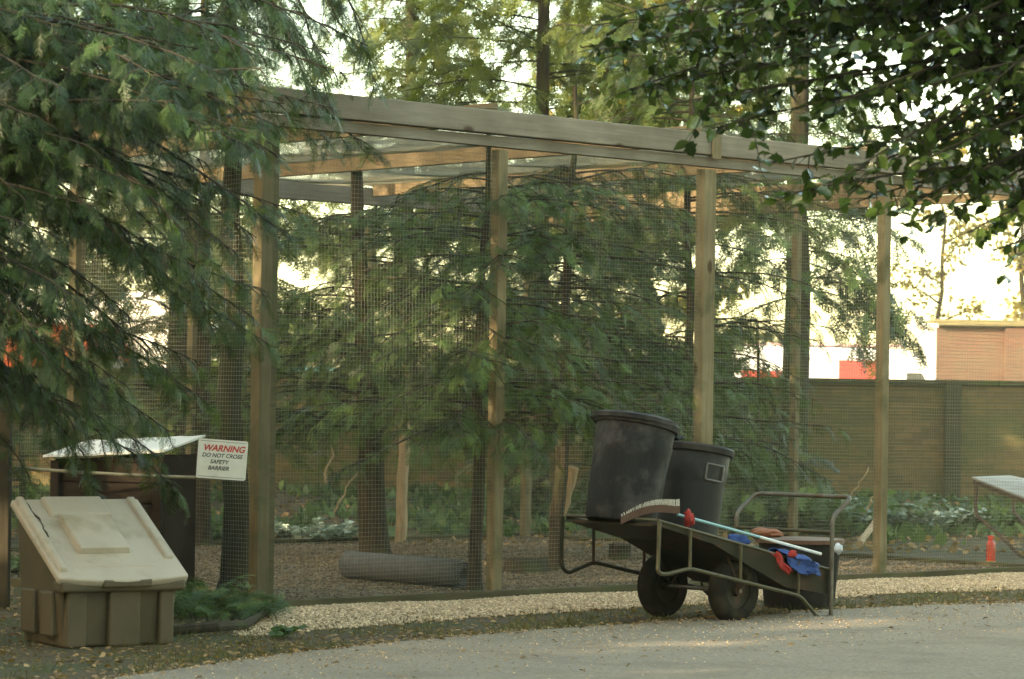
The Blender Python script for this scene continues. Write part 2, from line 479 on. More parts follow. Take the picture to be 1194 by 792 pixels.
# pale gravel strip lies along the foot of the front side; soil and grass between it and the path
for i in range(42000):
    s = rr.uniform(.1, SW+1.5); w_ = rr.random()
    p = uv(s, 0); ye = edge_y(p.x)
    width = max(.2, (p.y-ye)*.52)
    y = p.y - .05 - width*w_**1.25 - rr.uniform(0, .15)
    if rr.random() < .25*w_: continue
    pts.append((p.x + rr.uniform(-.05, .05), y, ground_h(p.x, y)+.008))
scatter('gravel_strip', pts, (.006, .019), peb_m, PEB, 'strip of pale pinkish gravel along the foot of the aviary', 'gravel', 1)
pts = []
for i in range(26000):
    p = uv(rr.uniform(.1, SW-.1), rr.uniform(.1, TD-.1)); pts.append((p.x, p.y, ground_h(p.x, p.y)+.026))
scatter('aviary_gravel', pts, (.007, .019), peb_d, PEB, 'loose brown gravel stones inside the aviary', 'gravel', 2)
pts = []
for i in range(15000):
    x = rr.uniform(-3.6, 6.5); ye = edge_y(x)
    fl = P1.y + (x-P1.x)*.925 if x > P1.x else P1.y
    gap = (fl-ye)*.55 if x > P1.x-.4 else 2.2
    y = ye - .02 + abs(rr.gauss(0, .42))*gap
    if y > ye + gap*1.1: continue
    if mnoise.noise(Vector((x*2.2, y*1.5, 1))) < -.12+rr.uniform(-.2,.2): continue
    pts.append((x, y, ground_h(x, y)))
for i in range(3500):
    y = rr.uniform(14.6, 22); x = rr.uniform(-.185*y, -.085*y)
    if mnoise.noise(Vector((x*2, y*1.2, 8))) > -.05: pts.append((x, y, ground_h(x, y)))
scatter('verge_grass', pts, (.025, .075), M['grass'], BLADE, 'short scruffy grass and moss beside the tarmac path', 'grass', 3, up=True)
pts = []
for i in range(5200):
    x = rr.uniform(-3.6, 6.5); ye = edge_y(x); y = ye + rr.uniform(-.25, 2.2)*rr.random()**.7
    pts.append((x, y, ground_h(x, y)+.03 if y < ye+.02 else ground_h(x, y)+.012))
for i in range(2000):
    y = rr.uniform(14.6, 23); x = rr.uniform(-.185*y, -.085*y)
    pts.append((x, y, ground_h(x, y)+.012))
for i in range(150):
    x = rr.uniform(-1.5, 4.5); pts.append((x, edge_y(x)-rr.uniform(.1, 3), .042))
scatter('leaf_litter', pts, (.02, .045), M['straw'], LEAF, 'dry brown fallen leaves on the verge and path', 'leaves', 4, tilt=.3)

pts = []
for i in range(6000):
    x = rr.uniform(-3.6, 4.6); y = edge_y(x)-abs(rr.gauss(0, 1.6)); pts.append((x, y, .034))
scatter('path_grit', pts, (.003, .008), peb_m, PEB, 'loose grit scattered over the tarmac path', 'grit', 11)
# ------------------------------------------------------------------ AVIARY
av = thing('aviary', P1, 'large timber framed aviary of tall posts and wire netting enclosing yew trees', 'aviary')
def bar(a, b, z0, z1, th, off=0):
    """board between ground points a and b; off pushes it toward the outside (right-hand side of a->b)"""
    a = Vector(a); b = Vector(b); d = (b-a).normalized(); nrm = Vector((d.y, -d.x, 0))
    ang = math.atan2(d.y, d.x); L = (b-a).length
    Mx = Matrix.Translation(a + nrm*off) @ Matrix.Rotation(ang, 4, 'Z')
    return MB(Mx).box((0, -th/2, z0), (L, th/2, z1))
def post(p, w=.125, z1=3.10, mat=None, two=False):
    Mx = Matrix.Translation(p) @ Matrix.Rotation(UA, 4, 'Z')
    mb = MB(Mx).box((-w/2, -w/2, -.3), (w/2, w/2, z1))
    o = mb.build('post', mat or M['post'], av, bevel=.005)
    return o
front = [uv(BAY*i, 0) for i in range(5)]
left = [uv(0, 2.1*i) for i in range(4)]
back = [uv(BAY*i, TD) for i in range(1, 5)]
right = [uv(SW, 2.1*i) for i in range(1, 3)]
H0, H1 = 3.205, 3.365
post(front[0], .094, mat=wood('mossy_post_wood', (.15, .12, .065), (.085, .07, .035), 'z', moss=(.055, .06, .02)))
# the corner post carries a darker netting batten
d_ = UX*.085
mb = MB(Matrix.Translation(front[0]+UX*.078) @ Matrix.Rotation(UA, 4, 'Z')).box((-.026, -.03, -.2), (.026, .035, 3.10)); mb.build('batten', M['edging'], av, bevel=.004)
post(front[1], .083)
post(front[2], .09)
mb = MB(Matrix.Translation(front[2]+UX*.069) @ Matrix.Rotation(UA, 4, 'Z')).box((-.021, -.035, -.2), (.021, .032, 3.10)); mb.build('batten', M['post'], av, bevel=.004)
post(front[3], .079); post(front[4], .085)
for p in left[1:3]: post(p, .085)
for p in (uv(SW, 2.75),): post(p, .068)
post(uv(0, TD), .1)
for p in back: post(p, .08)
# beams on top of the posts, joined over the third post
bar(front[0]-UX*.07, front[2]+UX*.06, H0, H1, .10, .01).build('beam', M['beam'], av, bevel=.006)
bar(front[2]+UX*.065, front[4]+UX*.07, H0-.004, H1-.006, .10, .01).build('beam', M['beam'], av, bevel=.006)
bar(front[0]-UX*.07, front[4]+UX*.07, H0-.085, H0-.012, .07, -.02).build('beam_batten', M['beam'], av, bevel=.004)
bar(front[2]-UX*.0, front[2]+UX*.09, H0-.03, H1+.012, .015, .075).build('joint_block', M['post'], av, bevel=.002)
bar(uv(0, TD)+VX*.05, front[0]+VX*.055, H0, H1, .10, .01).build('beam', M['beamv'], av, bevel=.006)
bar(uv(0, TD), front[0]+VX*.055, H0-.085, H0-.012, .07, -.02).build('beam_batten', M['beamv'], av, bevel=.004)
bar(front[4]+VX*.055, uv(SW, TD), H0, H1, .10, .01).build('beam', M['beamv'], av, bevel=.006)
bar(front[4]+VX*.055, uv(SW, TD), H0-.085, H0-.012, .07, -.02).build('beam_batten', M['beamv'], av, bevel=.004)
bar(uv(SW, TD), uv(0, TD), H0, H1, .10, .01).build('beam', M['beam'], av, bevel=.006)
for i in (1, 2, 3):
    bar(front[i]+VX*.06, uv(BAY*i, TD-.06), 3.285, 3.43, .06).build('rafter', M['beamv'], av, bevel=.004)
# sill boards
for a, b in ((front[0], front[4]), (uv(0, TD), front[0]), (front[4], uv(SW, TD)), (uv(SW, TD), uv(0, TD))):
    bar(a, b, -.05, .055, .05, .075).build('sill_board', M['edging'], av, bevel=.004)

def net(a, b, z0, z1, sp=.0285, th=.00085, off=.0, name='net_panel', seed=0):
    a = Vector(a); b = Vector(b); d = (b-a).normalized(); L = (b-a).length; nrm = Vector((d.y, -d.x, 0))
    r = random.Random(seed); mb = MB()
    def wob(x, z): return (.012)*mnoise.noise(Vector((x*1.3+seed, z*1.3, 2)))
    def pt(x, z): 
        q = a + d*(x + wob(x, z+9)) + nrm*(off + wob(x, z)*1.5); return Vector((q.x, q.y, z + wob(x+7, z)))
    def wire(p, along):
        n0 = len(mb.v); k = len(p)
        for q in p:
            if along == 'z': o1, o2 = d*th, nrm*th
            else: o1, o2 = Vector((0,0,th)), nrm*th
            for o_ in (o1, o2, -o1, -o2): mb.v.append(tuple(q+o_))
        for i in range(k-1):
            for c in range(4): mb.f.append((n0+i*4+c, n0+i*4+(c+1) % 4, n0+i*4+4+(c+1) % 4, n0+i*4+4+c))
    for i in range(int(L/sp)+1): wire([pt(i*sp, z0+(z1-z0)*k/7) for k in range(8)], 'z')
    for i in range(int((z1-z0)/sp)+1): wire([pt(L*k/6, z0+i*sp) for k in range(7)], 'x')
    return mb.build(name, M['wire'], av)
for i in range(4): net(front[i], front[i+1], .05, 3.12, seed=i)
for i in range(3): net(left[i+1], left[i], .05, 3.12, seed=10+i)
for i in range(3): net(uv(SW, 2.1*i), uv(SW, 2.1*(i+1)), .05, 3.12, seed=20+i)
for i in range(4): net(uv(BAY*i, TD), uv(BAY*(i+1), TD), .05, 3.12, seed=30+i)
# roof netting (flat) : one panel per bay
def roof_net(i):
    mb = MB(); th = .0013; sp = .0285
    def w(a, b, z):
        n0 = len(mb.v); d = (b-a).normalized(); q = Vector((-d.y, d.x, 0))*th
        m_ = [a.lerp(b, k/8) for k in range(9)]
        for k, p in enumerate(m_):
            zz = z - .05*math.sin(math.pi*((p-front[i]).dot(UX)/BAY)) - .02*mnoise.noise(p*1.5)
            for o_ in (q, Vector((0,0,th)), -q, Vector((0,0,-th))): mb.v.append((p.x+o_.x, p.y+o_.y, zz+o_.z))
        for k in range(8):
            for c in range(4): mb.f.append((n0+k*4+c, n0+k*4+(c+1) % 4, n0+k*4+4+(c+1) % 4, n0+k*4+4+c))
    for k in range(int(BAY/sp)+1): w(uv(BAY*i+k*sp, .05), uv(BAY*i+k*sp, TD), 3.40)
    for k in range(int(TD/sp)+1): w(uv(BAY*i, k*sp), uv(BAY*(i+1), k*sp), 3.40)
    mb.build('roof_net', M['wire'], av)
for i in range(4): roof_net(i)

# ------------------------------------------------------------------ GRIT BIN
def local(px, depth_az, origin=None):
    pass
gb_o = ground(71, 757)                     # front left foot
wa = R(33)                                 # width axis turns away by this
wx = Vector((math.cos(wa), math.sin(wa), 0)); wy = Vector((-math.sin(wa), math.cos(wa), 0))
GB = Matrix(((wx.x, wy.x, 0, gb_o.x), (wx.y, wy.y, 0, gb_o.y), (0, 0, 1, 0), (0, 0, 0, 1)))
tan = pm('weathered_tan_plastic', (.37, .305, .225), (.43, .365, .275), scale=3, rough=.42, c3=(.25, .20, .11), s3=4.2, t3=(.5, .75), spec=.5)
tan2 = pm('dark_tan_plastic', (.095, .070, .036), (.065, .049, .026), scale=3, rough=.5, c3=(.055, .045, .02), s3=2.6, t3=(.45, .65), spec=.4)  # body plastic coloured much darker than the lid
grime = pm('grime', (.035, .03, .02), (.06, .05, .03), scale=20, rough=.9)
gb = thing('grit_bin', gb_o, 'beige plastic grit bin with a sloping moulded lid beside the path', 'grit bin')
W, D = .70, .60
# body: tapered shell with three forward ribs and two recesses
def tap(poly_w, y0, y1, z0, z1, in0=.0, in1=0): pass
mb = MB(GB)
b0 = [(.03, .05), (W-.03, .05), (W-.03, D-.03), (.03, D-.03)]
b1 = [(-.005, .02), (W+.005, .02), (W+.005, D+.01), (-.005, D+.01)]
vs = [(x, y, 0) for x, y in b0] + [(b1[0][0], b1[0][1], .36), (b1[1][0], b1[1][1], .36), (b1[2][0], b1[2][1], .72), (b1[3][0], b1[3][1], .72)]
mb.add(vs, [(3,2,1,0),(4,5,6,7),(0,1,5,4),(1,2,6,5),(2,3,7,6),(3,0,4,7)])
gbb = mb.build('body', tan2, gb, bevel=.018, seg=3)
for x0, x1 in ((.03, .15), (.28, .47), (.58, W-.03)):
    MB(GB).add([(x0,.0,0),(x1,.0,0),(x1,.1,0),(x0,.1,0),(x0,-.006,.315),(x1,-.006,.315),(x1,.1,.315),(x0,.1,.315)],
        [(3,2,1,0),(4,5,6,7),(0,1,5,4),(1,2,6,5),(2,3,7,6),(3,0,4,7)]).build('front_rib', tan2, gb, bevel=.015, seg=3)
MB(GB).box((-.02, -.045, .30), (W+.02, .08, .365)).build('front_lip', tan2, gb, bevel=.018, seg=3)
MB(GB).box((W*.30, -.075, .325), (W*.72, -.03, .372)).build('lid_grip', tan2, gb, bevel=.012, seg=3)
# side panel ribs on the visible left face
for y0, y1 in ((.10, .26), (.34, .52)):
    MB(GB).box((-.012, y0, .06), (.03, y1, .30)).build('side_panel', tan2, gb, bevel=.01)
# lid: curved front edge
sl = math.atan2(.385, D+.04)
LM = GB @ Matrix.Translation((0, -.05, .385)) @ Matrix.Rotation(sl, 4, 'X')
LL = math.hypot(D+.07, .385)
out = []
for i in range(13):
    t = i/12; out.append((-.035 + (W+.07)*t, -.038*math.sin(math.pi*t)))
poly = out + [(W+.035, LL), (-.035, LL)]
mb = MB(LM); n = len(poly)
mb.add([(x, y, -.05) for x, y in poly] + [(x, y, .0) for x, y in poly], [tuple(range(n-1, -1, -1)), tuple(range(n, 2*n))] + [(i, (i+1) % n, (i+1) % n+n, i+n) for i in range(n)])
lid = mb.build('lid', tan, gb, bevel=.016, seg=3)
def slab(x0, x1, y0, y1, z1, skew=0, z0=-.004, name='raised_panel', bv=.008, m=tan):
    return MB(LM).add([(x0, y0, z0), (x1, y0, z0), (x1-skew, y1, z0), (x0+skew, y1, z0), (x0+.01, y0+.012, z1), (x1-.01, y0+.012, z1), (x1-skew-.01, y1, z1), (x0+skew+.01, y1, z1)],
        [(3,2,1,0),(4,5,6,7),(0,1,5,4),(1,2,6,5),(2,3,7,6),(3,0,4,7)]).build(name, m, lid, bevel=bv, seg=3)
slab(.16, .47, .22, .56, .036)
slab(.13, .50, .575, LL-.01, .022)
slab(-.02, .035, .05, LL-.01, .024, name='edge_rib')
slab(W-.05, W+.01, .16, LL-.01, .018, name='edge_rib')
slab(.1, W-.12, .085, .105, .007, name='moulded_rib', bv=.003)
# split with grime along the left edge
mb = MB(LM); r_ = random.Random(4)
pth = [(.035 + .012*r_.uniform(-1, 1), LL-.02-.035*i, .018) for i in range(12)]
mb.tube(pth, [.004*r_.uniform(.5, 1.8) for _ in pth], n=5); mb.build('crack', grime, lid)

# ------------------------------------------------------------------ WOODEN CHEST with white sheet roof behind the grit bin
brown = wood('stained_brown_boards', (.038, .025, .014), (.02, .014, .009), 'x', 0, knots=False)
white_sheet = pm('white_sheet', (.78, .77, .72), (.68, .67, .62), scale=3, rough=.35, c3=(.45, .43, .36), s3=4, t3=(.6, .75), spec=.6)
c0 = at(60, 640, 18.98); c0.z = 0
hut = thing('storage_chest', c0, 'dark brown wooden chest with a bright white sheet roof behind the grit bin', 'chest')
ca = R(-20); cx = Vector((math.cos(ca), math.sin(ca), 0)); cy = Vector((-math.sin(ca), math.cos(ca), 0))
HM = Matrix(((cx.x, cy.x, 0, c0.x), (cx.y, cy.y, 0, c0.y), (0, 0, 1, 0), (0, 0, 0, 1)))
hd = c0.y; s_ = hd/F
Wc = .80; Hc = .955
mb = MB(HM)
for i in range(7):
    z0 = .02 + i*(Hc-.04)/7
    mb.box((0, .0 + .003*(i % 2), z0), (Wc, .022 + .003*(i % 2), z0+(Hc-.04)/7-.006))
mb.add([(0, .003, Hc-.02), (Wc, .003, Hc-.02), (Wc, .003, Hc+.045), (0, .022, Hc-.02), (Wc, .022, Hc-.02), (Wc, .022, Hc+.045)], [(0,1,2), (3,5,4), (0,2,5,3), (1,4,5,2), (0,3,4,1)])
mb.build('front_boards', brown, hut, bevel=.002)
MB(HM).box((.01, .024, .02), (.03, .5, Hc-.01)).box((Wc-.03, .024, .02), (Wc-.01, .5, Hc+.03)).box((.03, .48, .02), (Wc-.03, .5, Hc-.01)).build('side_boards', brown, hut)
for x in (.0, Wc-.06): MB(HM).box((x, -.03, 0), (x+.06, -.003, Hc-.02)).build('corner_post', brown, hut, bevel=.003)
mb = MB(HM); ny = 14
for i in range(ny+1):
    x = -.04 + (Wc+.08)*i/ny; wv = .003*math.sin(i*1.9)
    mb.v += [tuple(HM @ Vector((x, -.06, Hc+.012+.05*i/ny+wv))), tuple(HM @ Vector((x, .53, Hc+.105+.05*i/ny+wv)))]
    mb.v += [tuple(HM @ Vector((x, -.06, Hc-.002+.05*i/ny+wv))), tuple(HM @ Vector((x, .53, Hc+.091+.05*i/ny+wv)))]
for i in range(ny):
    a = i*4; b = a+4
    mb.f += [(a, b, b+1, a+1), (a+2, a+3, b+3, b+2), (a, a+2, b+2, b), (a+1, b+1, b+3, a+3)]
mb.f += [(0, 1, 3, 2), (ny*4, ny*4+2, ny*4+3, ny*4+1)]
mb.build('roof_sheet', white_sheet, hut)

# ------------------------------------------------------------------ BARRIER RAIL + SIGN
rp = at(3, 640, 18.5); rp.z = 0
dark_post = wood('old_dark_post', (.06, .05, .03), (.03, .025, .015), 'z')
rb = thing('barrier_rail', rp, 'thin weathered rail on a dark post running behind the grit bin to the corner post', 'barrier')
a = at(-4, 544, 18.55); b = at(284, 558.5, 18.62)
MB(Matrix.Translation(rp)).box((-.05, -.05, -.2), (.045, .05, 1.28)).build('post', dark_post, rb, bevel=.004)
MB().tube([a.lerp(b, i/8)+Vector((0, 0, -.012*math.sin(math.pi*i/8))) for i in range(9)], .011, n=8).build('rail', pm('weathered_rail', (.24, .22, .15), (.15, .14, .09), scale=12, rough=.8), rb, smooth=True)

sign_white = pm('sign_white', (.72, .70, .64), (.62, .60, .52), scale=6, rough=.4, c3=(.42, .38, .28), s3=7, t3=(.62, .75))
sg_c = at(259, 536, 18.52)
sg = thing('warning_sign', sg_c, 'white warning sign with red and black lettering hung on the barrier rail', 'sign')
sang = R(-3.5)
SM = Matrix.Translation(sg_c) @ Matrix.Rotation(R(6), 4, 'Z') @ Matrix.Rotation(-sang, 4, 'Y')
sw, sh = .157, .125
mb = MB(SM); rad = .014; poly = []
for cx_, cz_, a0 in ((sw-rad, sh-rad, 0), (-sw+rad, sh-rad, 90), (-sw+rad, -sh+rad, 180), (sw-rad, -sh+rad, 270)):
    for k in range(5): poly.append((cx_+rad*math.cos(R(a0+k*22.5)), cz_+rad*math.sin(R(a0+k*22.5))))
mb.prism(poly, 0, .004); mb.build('plate', sign_white, sg)
red_ink = pm('red_ink', (.55, .045, .02), (.45, .05, .03), scale=30, rough=.5)
blk_ink = pm('black_ink', (.03, .03, .03), (.06, .06, .05), scale=30, rough=.5)
def text(body, x, z, h, mat, name, italic=.25, sx=1.0, bold=.012):
    cu = bpy.data.curves.new(name, 'FONT'); cu.body = body; cu.size = 1; cu.shear = italic; cu.offset = bold; cu.extrude = .0
    o = bpy.data.objects.new(name, cu); COL.objects.link(o)
    bpy.context.view_layer.update()
    dg = bpy.context.evaluated_depsgraph_get(); me = bpy.data.meshes.new_from_object(o.evaluated_get(dg))
    bpy.data.objects.remove(o)
    xs_ = [v.co.x for v in me.vertices]; 
    mb = MB(SM)
    mb.add([(x + (v.co.x-min(xs_))*h*1.38*sx, -.0015, z + v.co.y*h*1.38) for v in me.vertices], [tuple(p.vertices) for p in me.polygons])
    bpy.data.meshes.remove(me)
    return mb.build(name, mat, sg)
text('WARNING', -.118, .052, .040, red_ink, 'red_lettering', sx=.98, bold=.03)
text('DO NOT CROSS', -.128, .012, .026, blk_ink, 'black_lettering', sx=.96, bold=.02)
text('SAFETY', -.075, -.028, .026, blk_ink, 'black_lettering', sx=.98, bold=.02)
text('BARRIER', -.085, -.068, .026, blk_ink, 'black_lettering', sx=.98, bold=.02)
mb = MB(SM)
for x0, z0, x1, z1 in ((-sw+.012, sh-.014, sw-.012, sh-.0115), (-sw+.012, -sh+.0115, sw-.012, -sh+.014)):
    MB(SM).add([(x0, -.0012, z0), (x1, -.0012, z0), (x1, -.0012, z1), (x0, -.0012, z1)], [(0, 1, 2, 3)]).build('border_line', blk_ink, sg)

# ------------------------------------------------------------------ BARROW
lc = Vector((.7071, .7071, 0)); wc = Vector((-.7071, .7071, 0))
C0 = Vector((.883, 17.45, 0))
BM = Matrix(((lc.x, wc.x, 0, C0.x), (lc.y, wc.y, 0, C0.y), (0, 0, 1, 0), (0, 0, 0, 1)))
olive = pm('old_green_paint', (.030, .027, .013), (.018, .017, .009), scale=7, rough=.6, metal=.1, spec=.15, c3=(.05, .028, .014), s3=7, t3=(.5, .62), bump=.2, bscale=50, bdist=.002)
olive_l = pm('chipped_rim_paint', (.09, .075, .035), (.05, .043, .02), scale=12, rough=.55, metal=.2)
steel = pm('bare_steel_tube', (.15, .14, .11), (.08, .07, .055), scale=9, rough=.42, metal=.5, c3=(.10, .07, .04), s3=8)
rubber = pm('tyre_rubber', (.014, .013, .010), (.022, .02, .015), scale=14, rough=.95, spec=.1, bump=.3, bscale=60, bdist=.003, c3=(.045, .035, .02), s3=6, t3=(.5, .7))
bw = thing('barrow', BM @ Vector((.8, .38, 0)), 'tilted olive metal barrow on two tyres loaded with dustbins and tools', 'barrow')
WB = .76; LB = 1.63
def topz(m): return .654 - .2104*m
def floorz(m):
    for (a, za), (b, zb) in zip(((0, .640), (.5, .52), (.787, .40), (1.2, .23), (1.63, .17)), ((.5, .52), (.787, .40), (1.2, .23), (1.63, .17), (9, .17))):
        if a <= m <= b: return za+(zb-za)*(m-a)/(b-a)
ms = [0, .25, .5, .787, 1.0, 1.2, 1.42, 1.63]
for c0_, nm in ((.0, 'side_panel'), (WB-.006, 'side_panel')):
    mb = MB(BM)
    for a, b in zip(ms, ms[1:]):
        mb.add([(a, c0_, floorz(a)-.012), (b, c0_, floorz(b)-.012), (b, c0_+.006, floorz(b)-.012), (a, c0_+.006, floorz(a)-.012),
                (a, c0_, topz(a)), (b, c0_, topz(b)), (b, c0_+.006, topz(b)), (a, c0_+.006, topz(a))],
               [(3,2,1,0),(4,5,6,7),(0,1,5,4),(2,3,7,6)])
    mb.build(nm, olive, bw)
mb = MB(BM)
for a, b in zip(ms, ms[1:]):
    mb.add([(a, .006, floorz(a)-.01), (b, .006, floorz(b)-.01), (b, WB-.006, floorz(b)-.01), (a, WB-.006, floorz(a)-.01),
            (a, .006, floorz(a)), (b, .006, floorz(b)), (b, WB-.006, floorz(b)), (a, WB-.006, floorz(a))],
           [(3,2,1,0),(4,5,6,7),(0,1,5,4),(1,2,6,5),(2,3,7,6),(3,0,4,7)])
mb.build('tray_floor', olive, bw)
MB(BM).box((LB-.004, .006, .17), (LB+.002, WB-.006, topz(LB)-.004)).build('tail_panel', olive, bw)
# rims
for c_ in (.0, WB): MB(BM).tube([(m_, c_, topz(m_)+.006) for m_ in (0, .5, 1.1, LB)], .009, n=8).build('rim', olive_l, bw, smooth=True)
MB(BM).tube([(0, 0, topz(0)+.007), (0, WB, topz(0)+.007)], .010, n=8).build('rim', olive_l, bw, smooth=True)
MB(BM).box((-.03, .02, .622), (.05, WB-.02, .634)).build('front_lip', olive, bw, bevel=.002)
# side frames of bent tube
def arcpath(pts, rad=.05, k=5):
    out = [Vector(pts[0])]
    for a, b, c in zip(pts, pts[1:], pts[2:]):
        a, b, c = Vector(a), Vector(b), Vector(c)
        r1 = min(rad, (b-a).length*.45, (c-b).length*.45); p = b + (a-b).normalized()*r1; q = b + (c-b).normalized()*r1
        for i in range(k+1):
            t = i/k; out.append(p*(1-t)**2 + b*2*t*(1-t) + q*t*t)
    out.append(Vector(pts[-1])); return out
for c_ in (-.022, WB+.022):
    pp = [(-.01, c_, topz(0)), (-.02, c_, .35), (.04, c_, .30 if c_ > .1 else .335), (.27, c_, .365), (1.32, c_, .16), (1.50, c_, .016), (LB-.02, c_, .016)]
    MB(BM).tube(arcpath(pp), .0125, n=8).build('side_frame', olive_l if c_ < 0 else olive, bw, smooth=True)
    MB(BM).box((1.48, c_-.02, 0), (1.64, c_+.02, .012)).build('foot', olive, bw, bevel=.003)
    for m_ in (.27, .74, 1.3):
        zb = .365 - (m_-.27)/(1.32-.27)*.205
        MB(BM).tube([(m_, c_, zb), (m_, c_, topz(m_))], .010, n=8).build('frame_strut', olive_l if c_ < 0 else olive, bw, smooth=True)
# handle: one hoop with a cross bar
hh = [(LB, -.022, .016), (LB, -.022, .65), (LB+.20, -.022, .775), (LB+.20, WB+.022, .775), (LB, WB+.022, .65), (LB, WB+.022, .016)]
hd_ = MB(BM).tube(arcpath(hh, .055), .0145, n=10).build('handle', steel, bw, smooth=True)
MB(BM).tube([(LB, -.022, .555), (LB, WB+.022, .555)], .012, n=8).build('handle_cross_bar', olive_l, bw, smooth=True)
# axle + wheels
MB(BM).tube([(.816, .04, .205), (.816, WB-.02, .205)], .014, n=8).build('axle', steel, bw, smooth=True)
for c_ in (.12, .70):
    for dx in (-.12, .12): MB(BM).tube([(.816, c_-.07, .205), (.816+dx, c_-.07, floorz(.816+dx)-.01)], .010, n=6).build('axle_bracket', olive, bw)
for c_ in (.10, .69):
    WM = BM @ Matrix.Translation((.816, c_, .206)) @ Matrix.Rotation(R(90), 4, 'X')
    prof = [(.11, -.045), (.15, -.058), (.185, -.05), (.200, -.03), (.206, 0), (.200, .03), (.185, .05), (.15, .058), (.11, .045)]
    tyre = MB(WM); n = 40
    for r1, z1 in prof:
        for k in range(n): tyre.v.append(tuple(WM @ Vector((r1*math.cos(6.2832*k/n), r1*math.sin(6.2832*k/n), z1))))
    m_ = len(prof)
    for i in range(m_):
        for k in range(n):
            a = i*n+k; b = i*n+(k+1) % n; c = ((i+1) % m_)*n+(k+1) % n; d = ((i+1) % m_)*n+k; tyre.f.append((a, b, c, d))
    wh = tyre.build('wheel', rubber, bw, smooth=True)
    MB(WM).lathe([(.03, -.05), (.035, -.02), (.10, -.03), (.112, -.035), (.112, .035), (.10, .03), (.035, .02), (.03, .05)], 24).build('rim', olive, wh, smooth=True)

# dustbins
bin_m = pm('scuffed_black_plastic', (.007, .0065, .006), (.016, .0145, .013), scale=3, rough=.68, stretch=(3.5, 3.5, .6), bump=.3, bscale=12, bdist=.01, c3=(.062, .056, .050), s3=3.6, t3=(.47, .66), spec=.22)
bin_k = pm('black_plastic', (.013, .012, .010), (.020, .018, .015), spec=.25, scale=4, rough=.6, c3=(.038, .034, .028), s3=5, t3=(.5, .66), bump=.3, bscale=12, bdist=.01)
def floor_frame(m_, c_, z, spin=0, tilt=12.):
    return BM @ Matrix.Translation((m_, c_, z)) @ Matrix.Rotation(R(tilt), 4, 'Y') @ Matrix.Rotation(spin, 4, 'Z')
def dustbin(T, label, rb_, rt, h, mat, lidded):
    b = thing('dustbin', T @ Vector((0, 0, 0)), label, 'dustbin', None)
    prof = [(rb_*.96, 0), (rb_, .02)] + [(rb_+(rt-rb_)*t + (.004 if i % 3 == 1 else 0), .02+(h-.06)*t) for i, t in enumerate([.12, .3, .5, .7, .82, .84, 1.0])]
    prof += [(rt-.012, h-.02), (rt-.02, .06), (.02, .05)] if not lidded else [(rt-.01, h-.03)]
    MB(T).lathe(prof, 40, wob=.008).build('body', mat, b, smooth=True)
    rim = [(rt+.002, h-.05), (rt+.018, h-.045), (rt+.024, h-.012), (rt+.016, h), (rt-.004, h+.001), (rt-.006, h-.045)]
    mb = MB(T); n = 40
    for r1, z1 in rim:
        for k in range(n): mb.v.append(tuple(T @ Vector((r1*math.cos(6.2832*k/n), r1*math.sin(6.2832*k/n), z1))))
    m_ = len(rim)
    for i in range(m_):
        for k in range(n): mb.f.append((i*n+k, i*n+(k+1) % n, ((i+1) % m_)*n+(k+1) % n, ((i+1) % m_)*n+k))
    mb.build('rim', mat, b, smooth=True)
    if lidded:
        MB(T @ Matrix.Rotation(R(-2), 4, 'Y')).lathe([(rt+.026, h-.02), (rt+.028, h+.006), (rt-.01, h+.022), (rt*.6, h+.03), (.03, h+.034)], 40).build('lid', mat, b, smooth=True)
    return b
T1 = floor_frame(.10, .40, .625, R(0), 12.5)
b1 = dustbin(T1, 'tall scuffed black dustbin with a lid standing at the raised end of the barrow', .218, .243, .64, bin_m, True)
for sp in (205,):
    MM = T1 @ Matrix.Rotation(R(-20), 4, 'Z') @ Matrix.Translation((.262, 0, .58))
    MB(MM).tube(arcpath([(0, -.06, 0), (.05, -.05, .02), (.05, .05, .02), (0, .06, 0)], .02), .011, n=8).build('handle', bin_k, b1, smooth=True)
T2_ = floor_frame(.82, .53, .44, R(0), 9)
b2 = dustbin(T2_, 'black dustbin with a moulded square handle deep in the barrow behind the broom', .185, .232, .66, bin_k, False)
HMx = T2_ @ Matrix.Rotation(R(-98), 4, 'Z') @ Matrix.Translation((.222, 0, .49))
MB(HMx).tube(arcpath([(0, -.07, .05), (0, -.07, -.05), (0, .07, -.05), (0, .07, .05), (0, -.07, .05)], .012), .008, n=6).build('handle', pm('worn_edge_plastic', (.13, .12, .10), (.08, .07, .06), scale=20, rough=.5), b2, smooth=True)

# broom
bro = thing('broom', BM @ Vector((.16, .05, .68)), 'broom lying across the barrow with white bristles upward and a blue and white handle', 'broom')
red_pl = pm('red_plastic', (.42, .030, .018), (.30, .025, .018), scale=8, rough=.45)
block = pm('broom_block', (.10, .05, .03), (.065, .035, .022), scale=14, rough=.7)
bp0, bp1 = at(724, 603, 17.55), at(793, 590, 17.62)
def bpt(t, dz=0): 
    p = bp0.lerp(bp1, t); return p + Vector((0, 0, .035*math.sin(math.pi*min(1, t*1.05)) + dz))
mb = MB(); k = 12
for i in range(k):
    a, b = bpt(i/k), bpt((i+1)/k)
    mb.add([a+Vector((0,0,-.045)), b+Vector((0,0,-.045)), b+Vector((0,.07,-.045)), a+Vector((0,.07,-.045)), a, b, b+Vector((0,.07,0)), a+Vector((0,.07,0))],
           [(3,2,1,0),(4,5,6,7),(0,1,5,4),(1,2,6,5),(2,3,7,6),(3,0,4,7)])
mb.build('head', block, bro)
mb = MB(); r_ = random.Random(9)
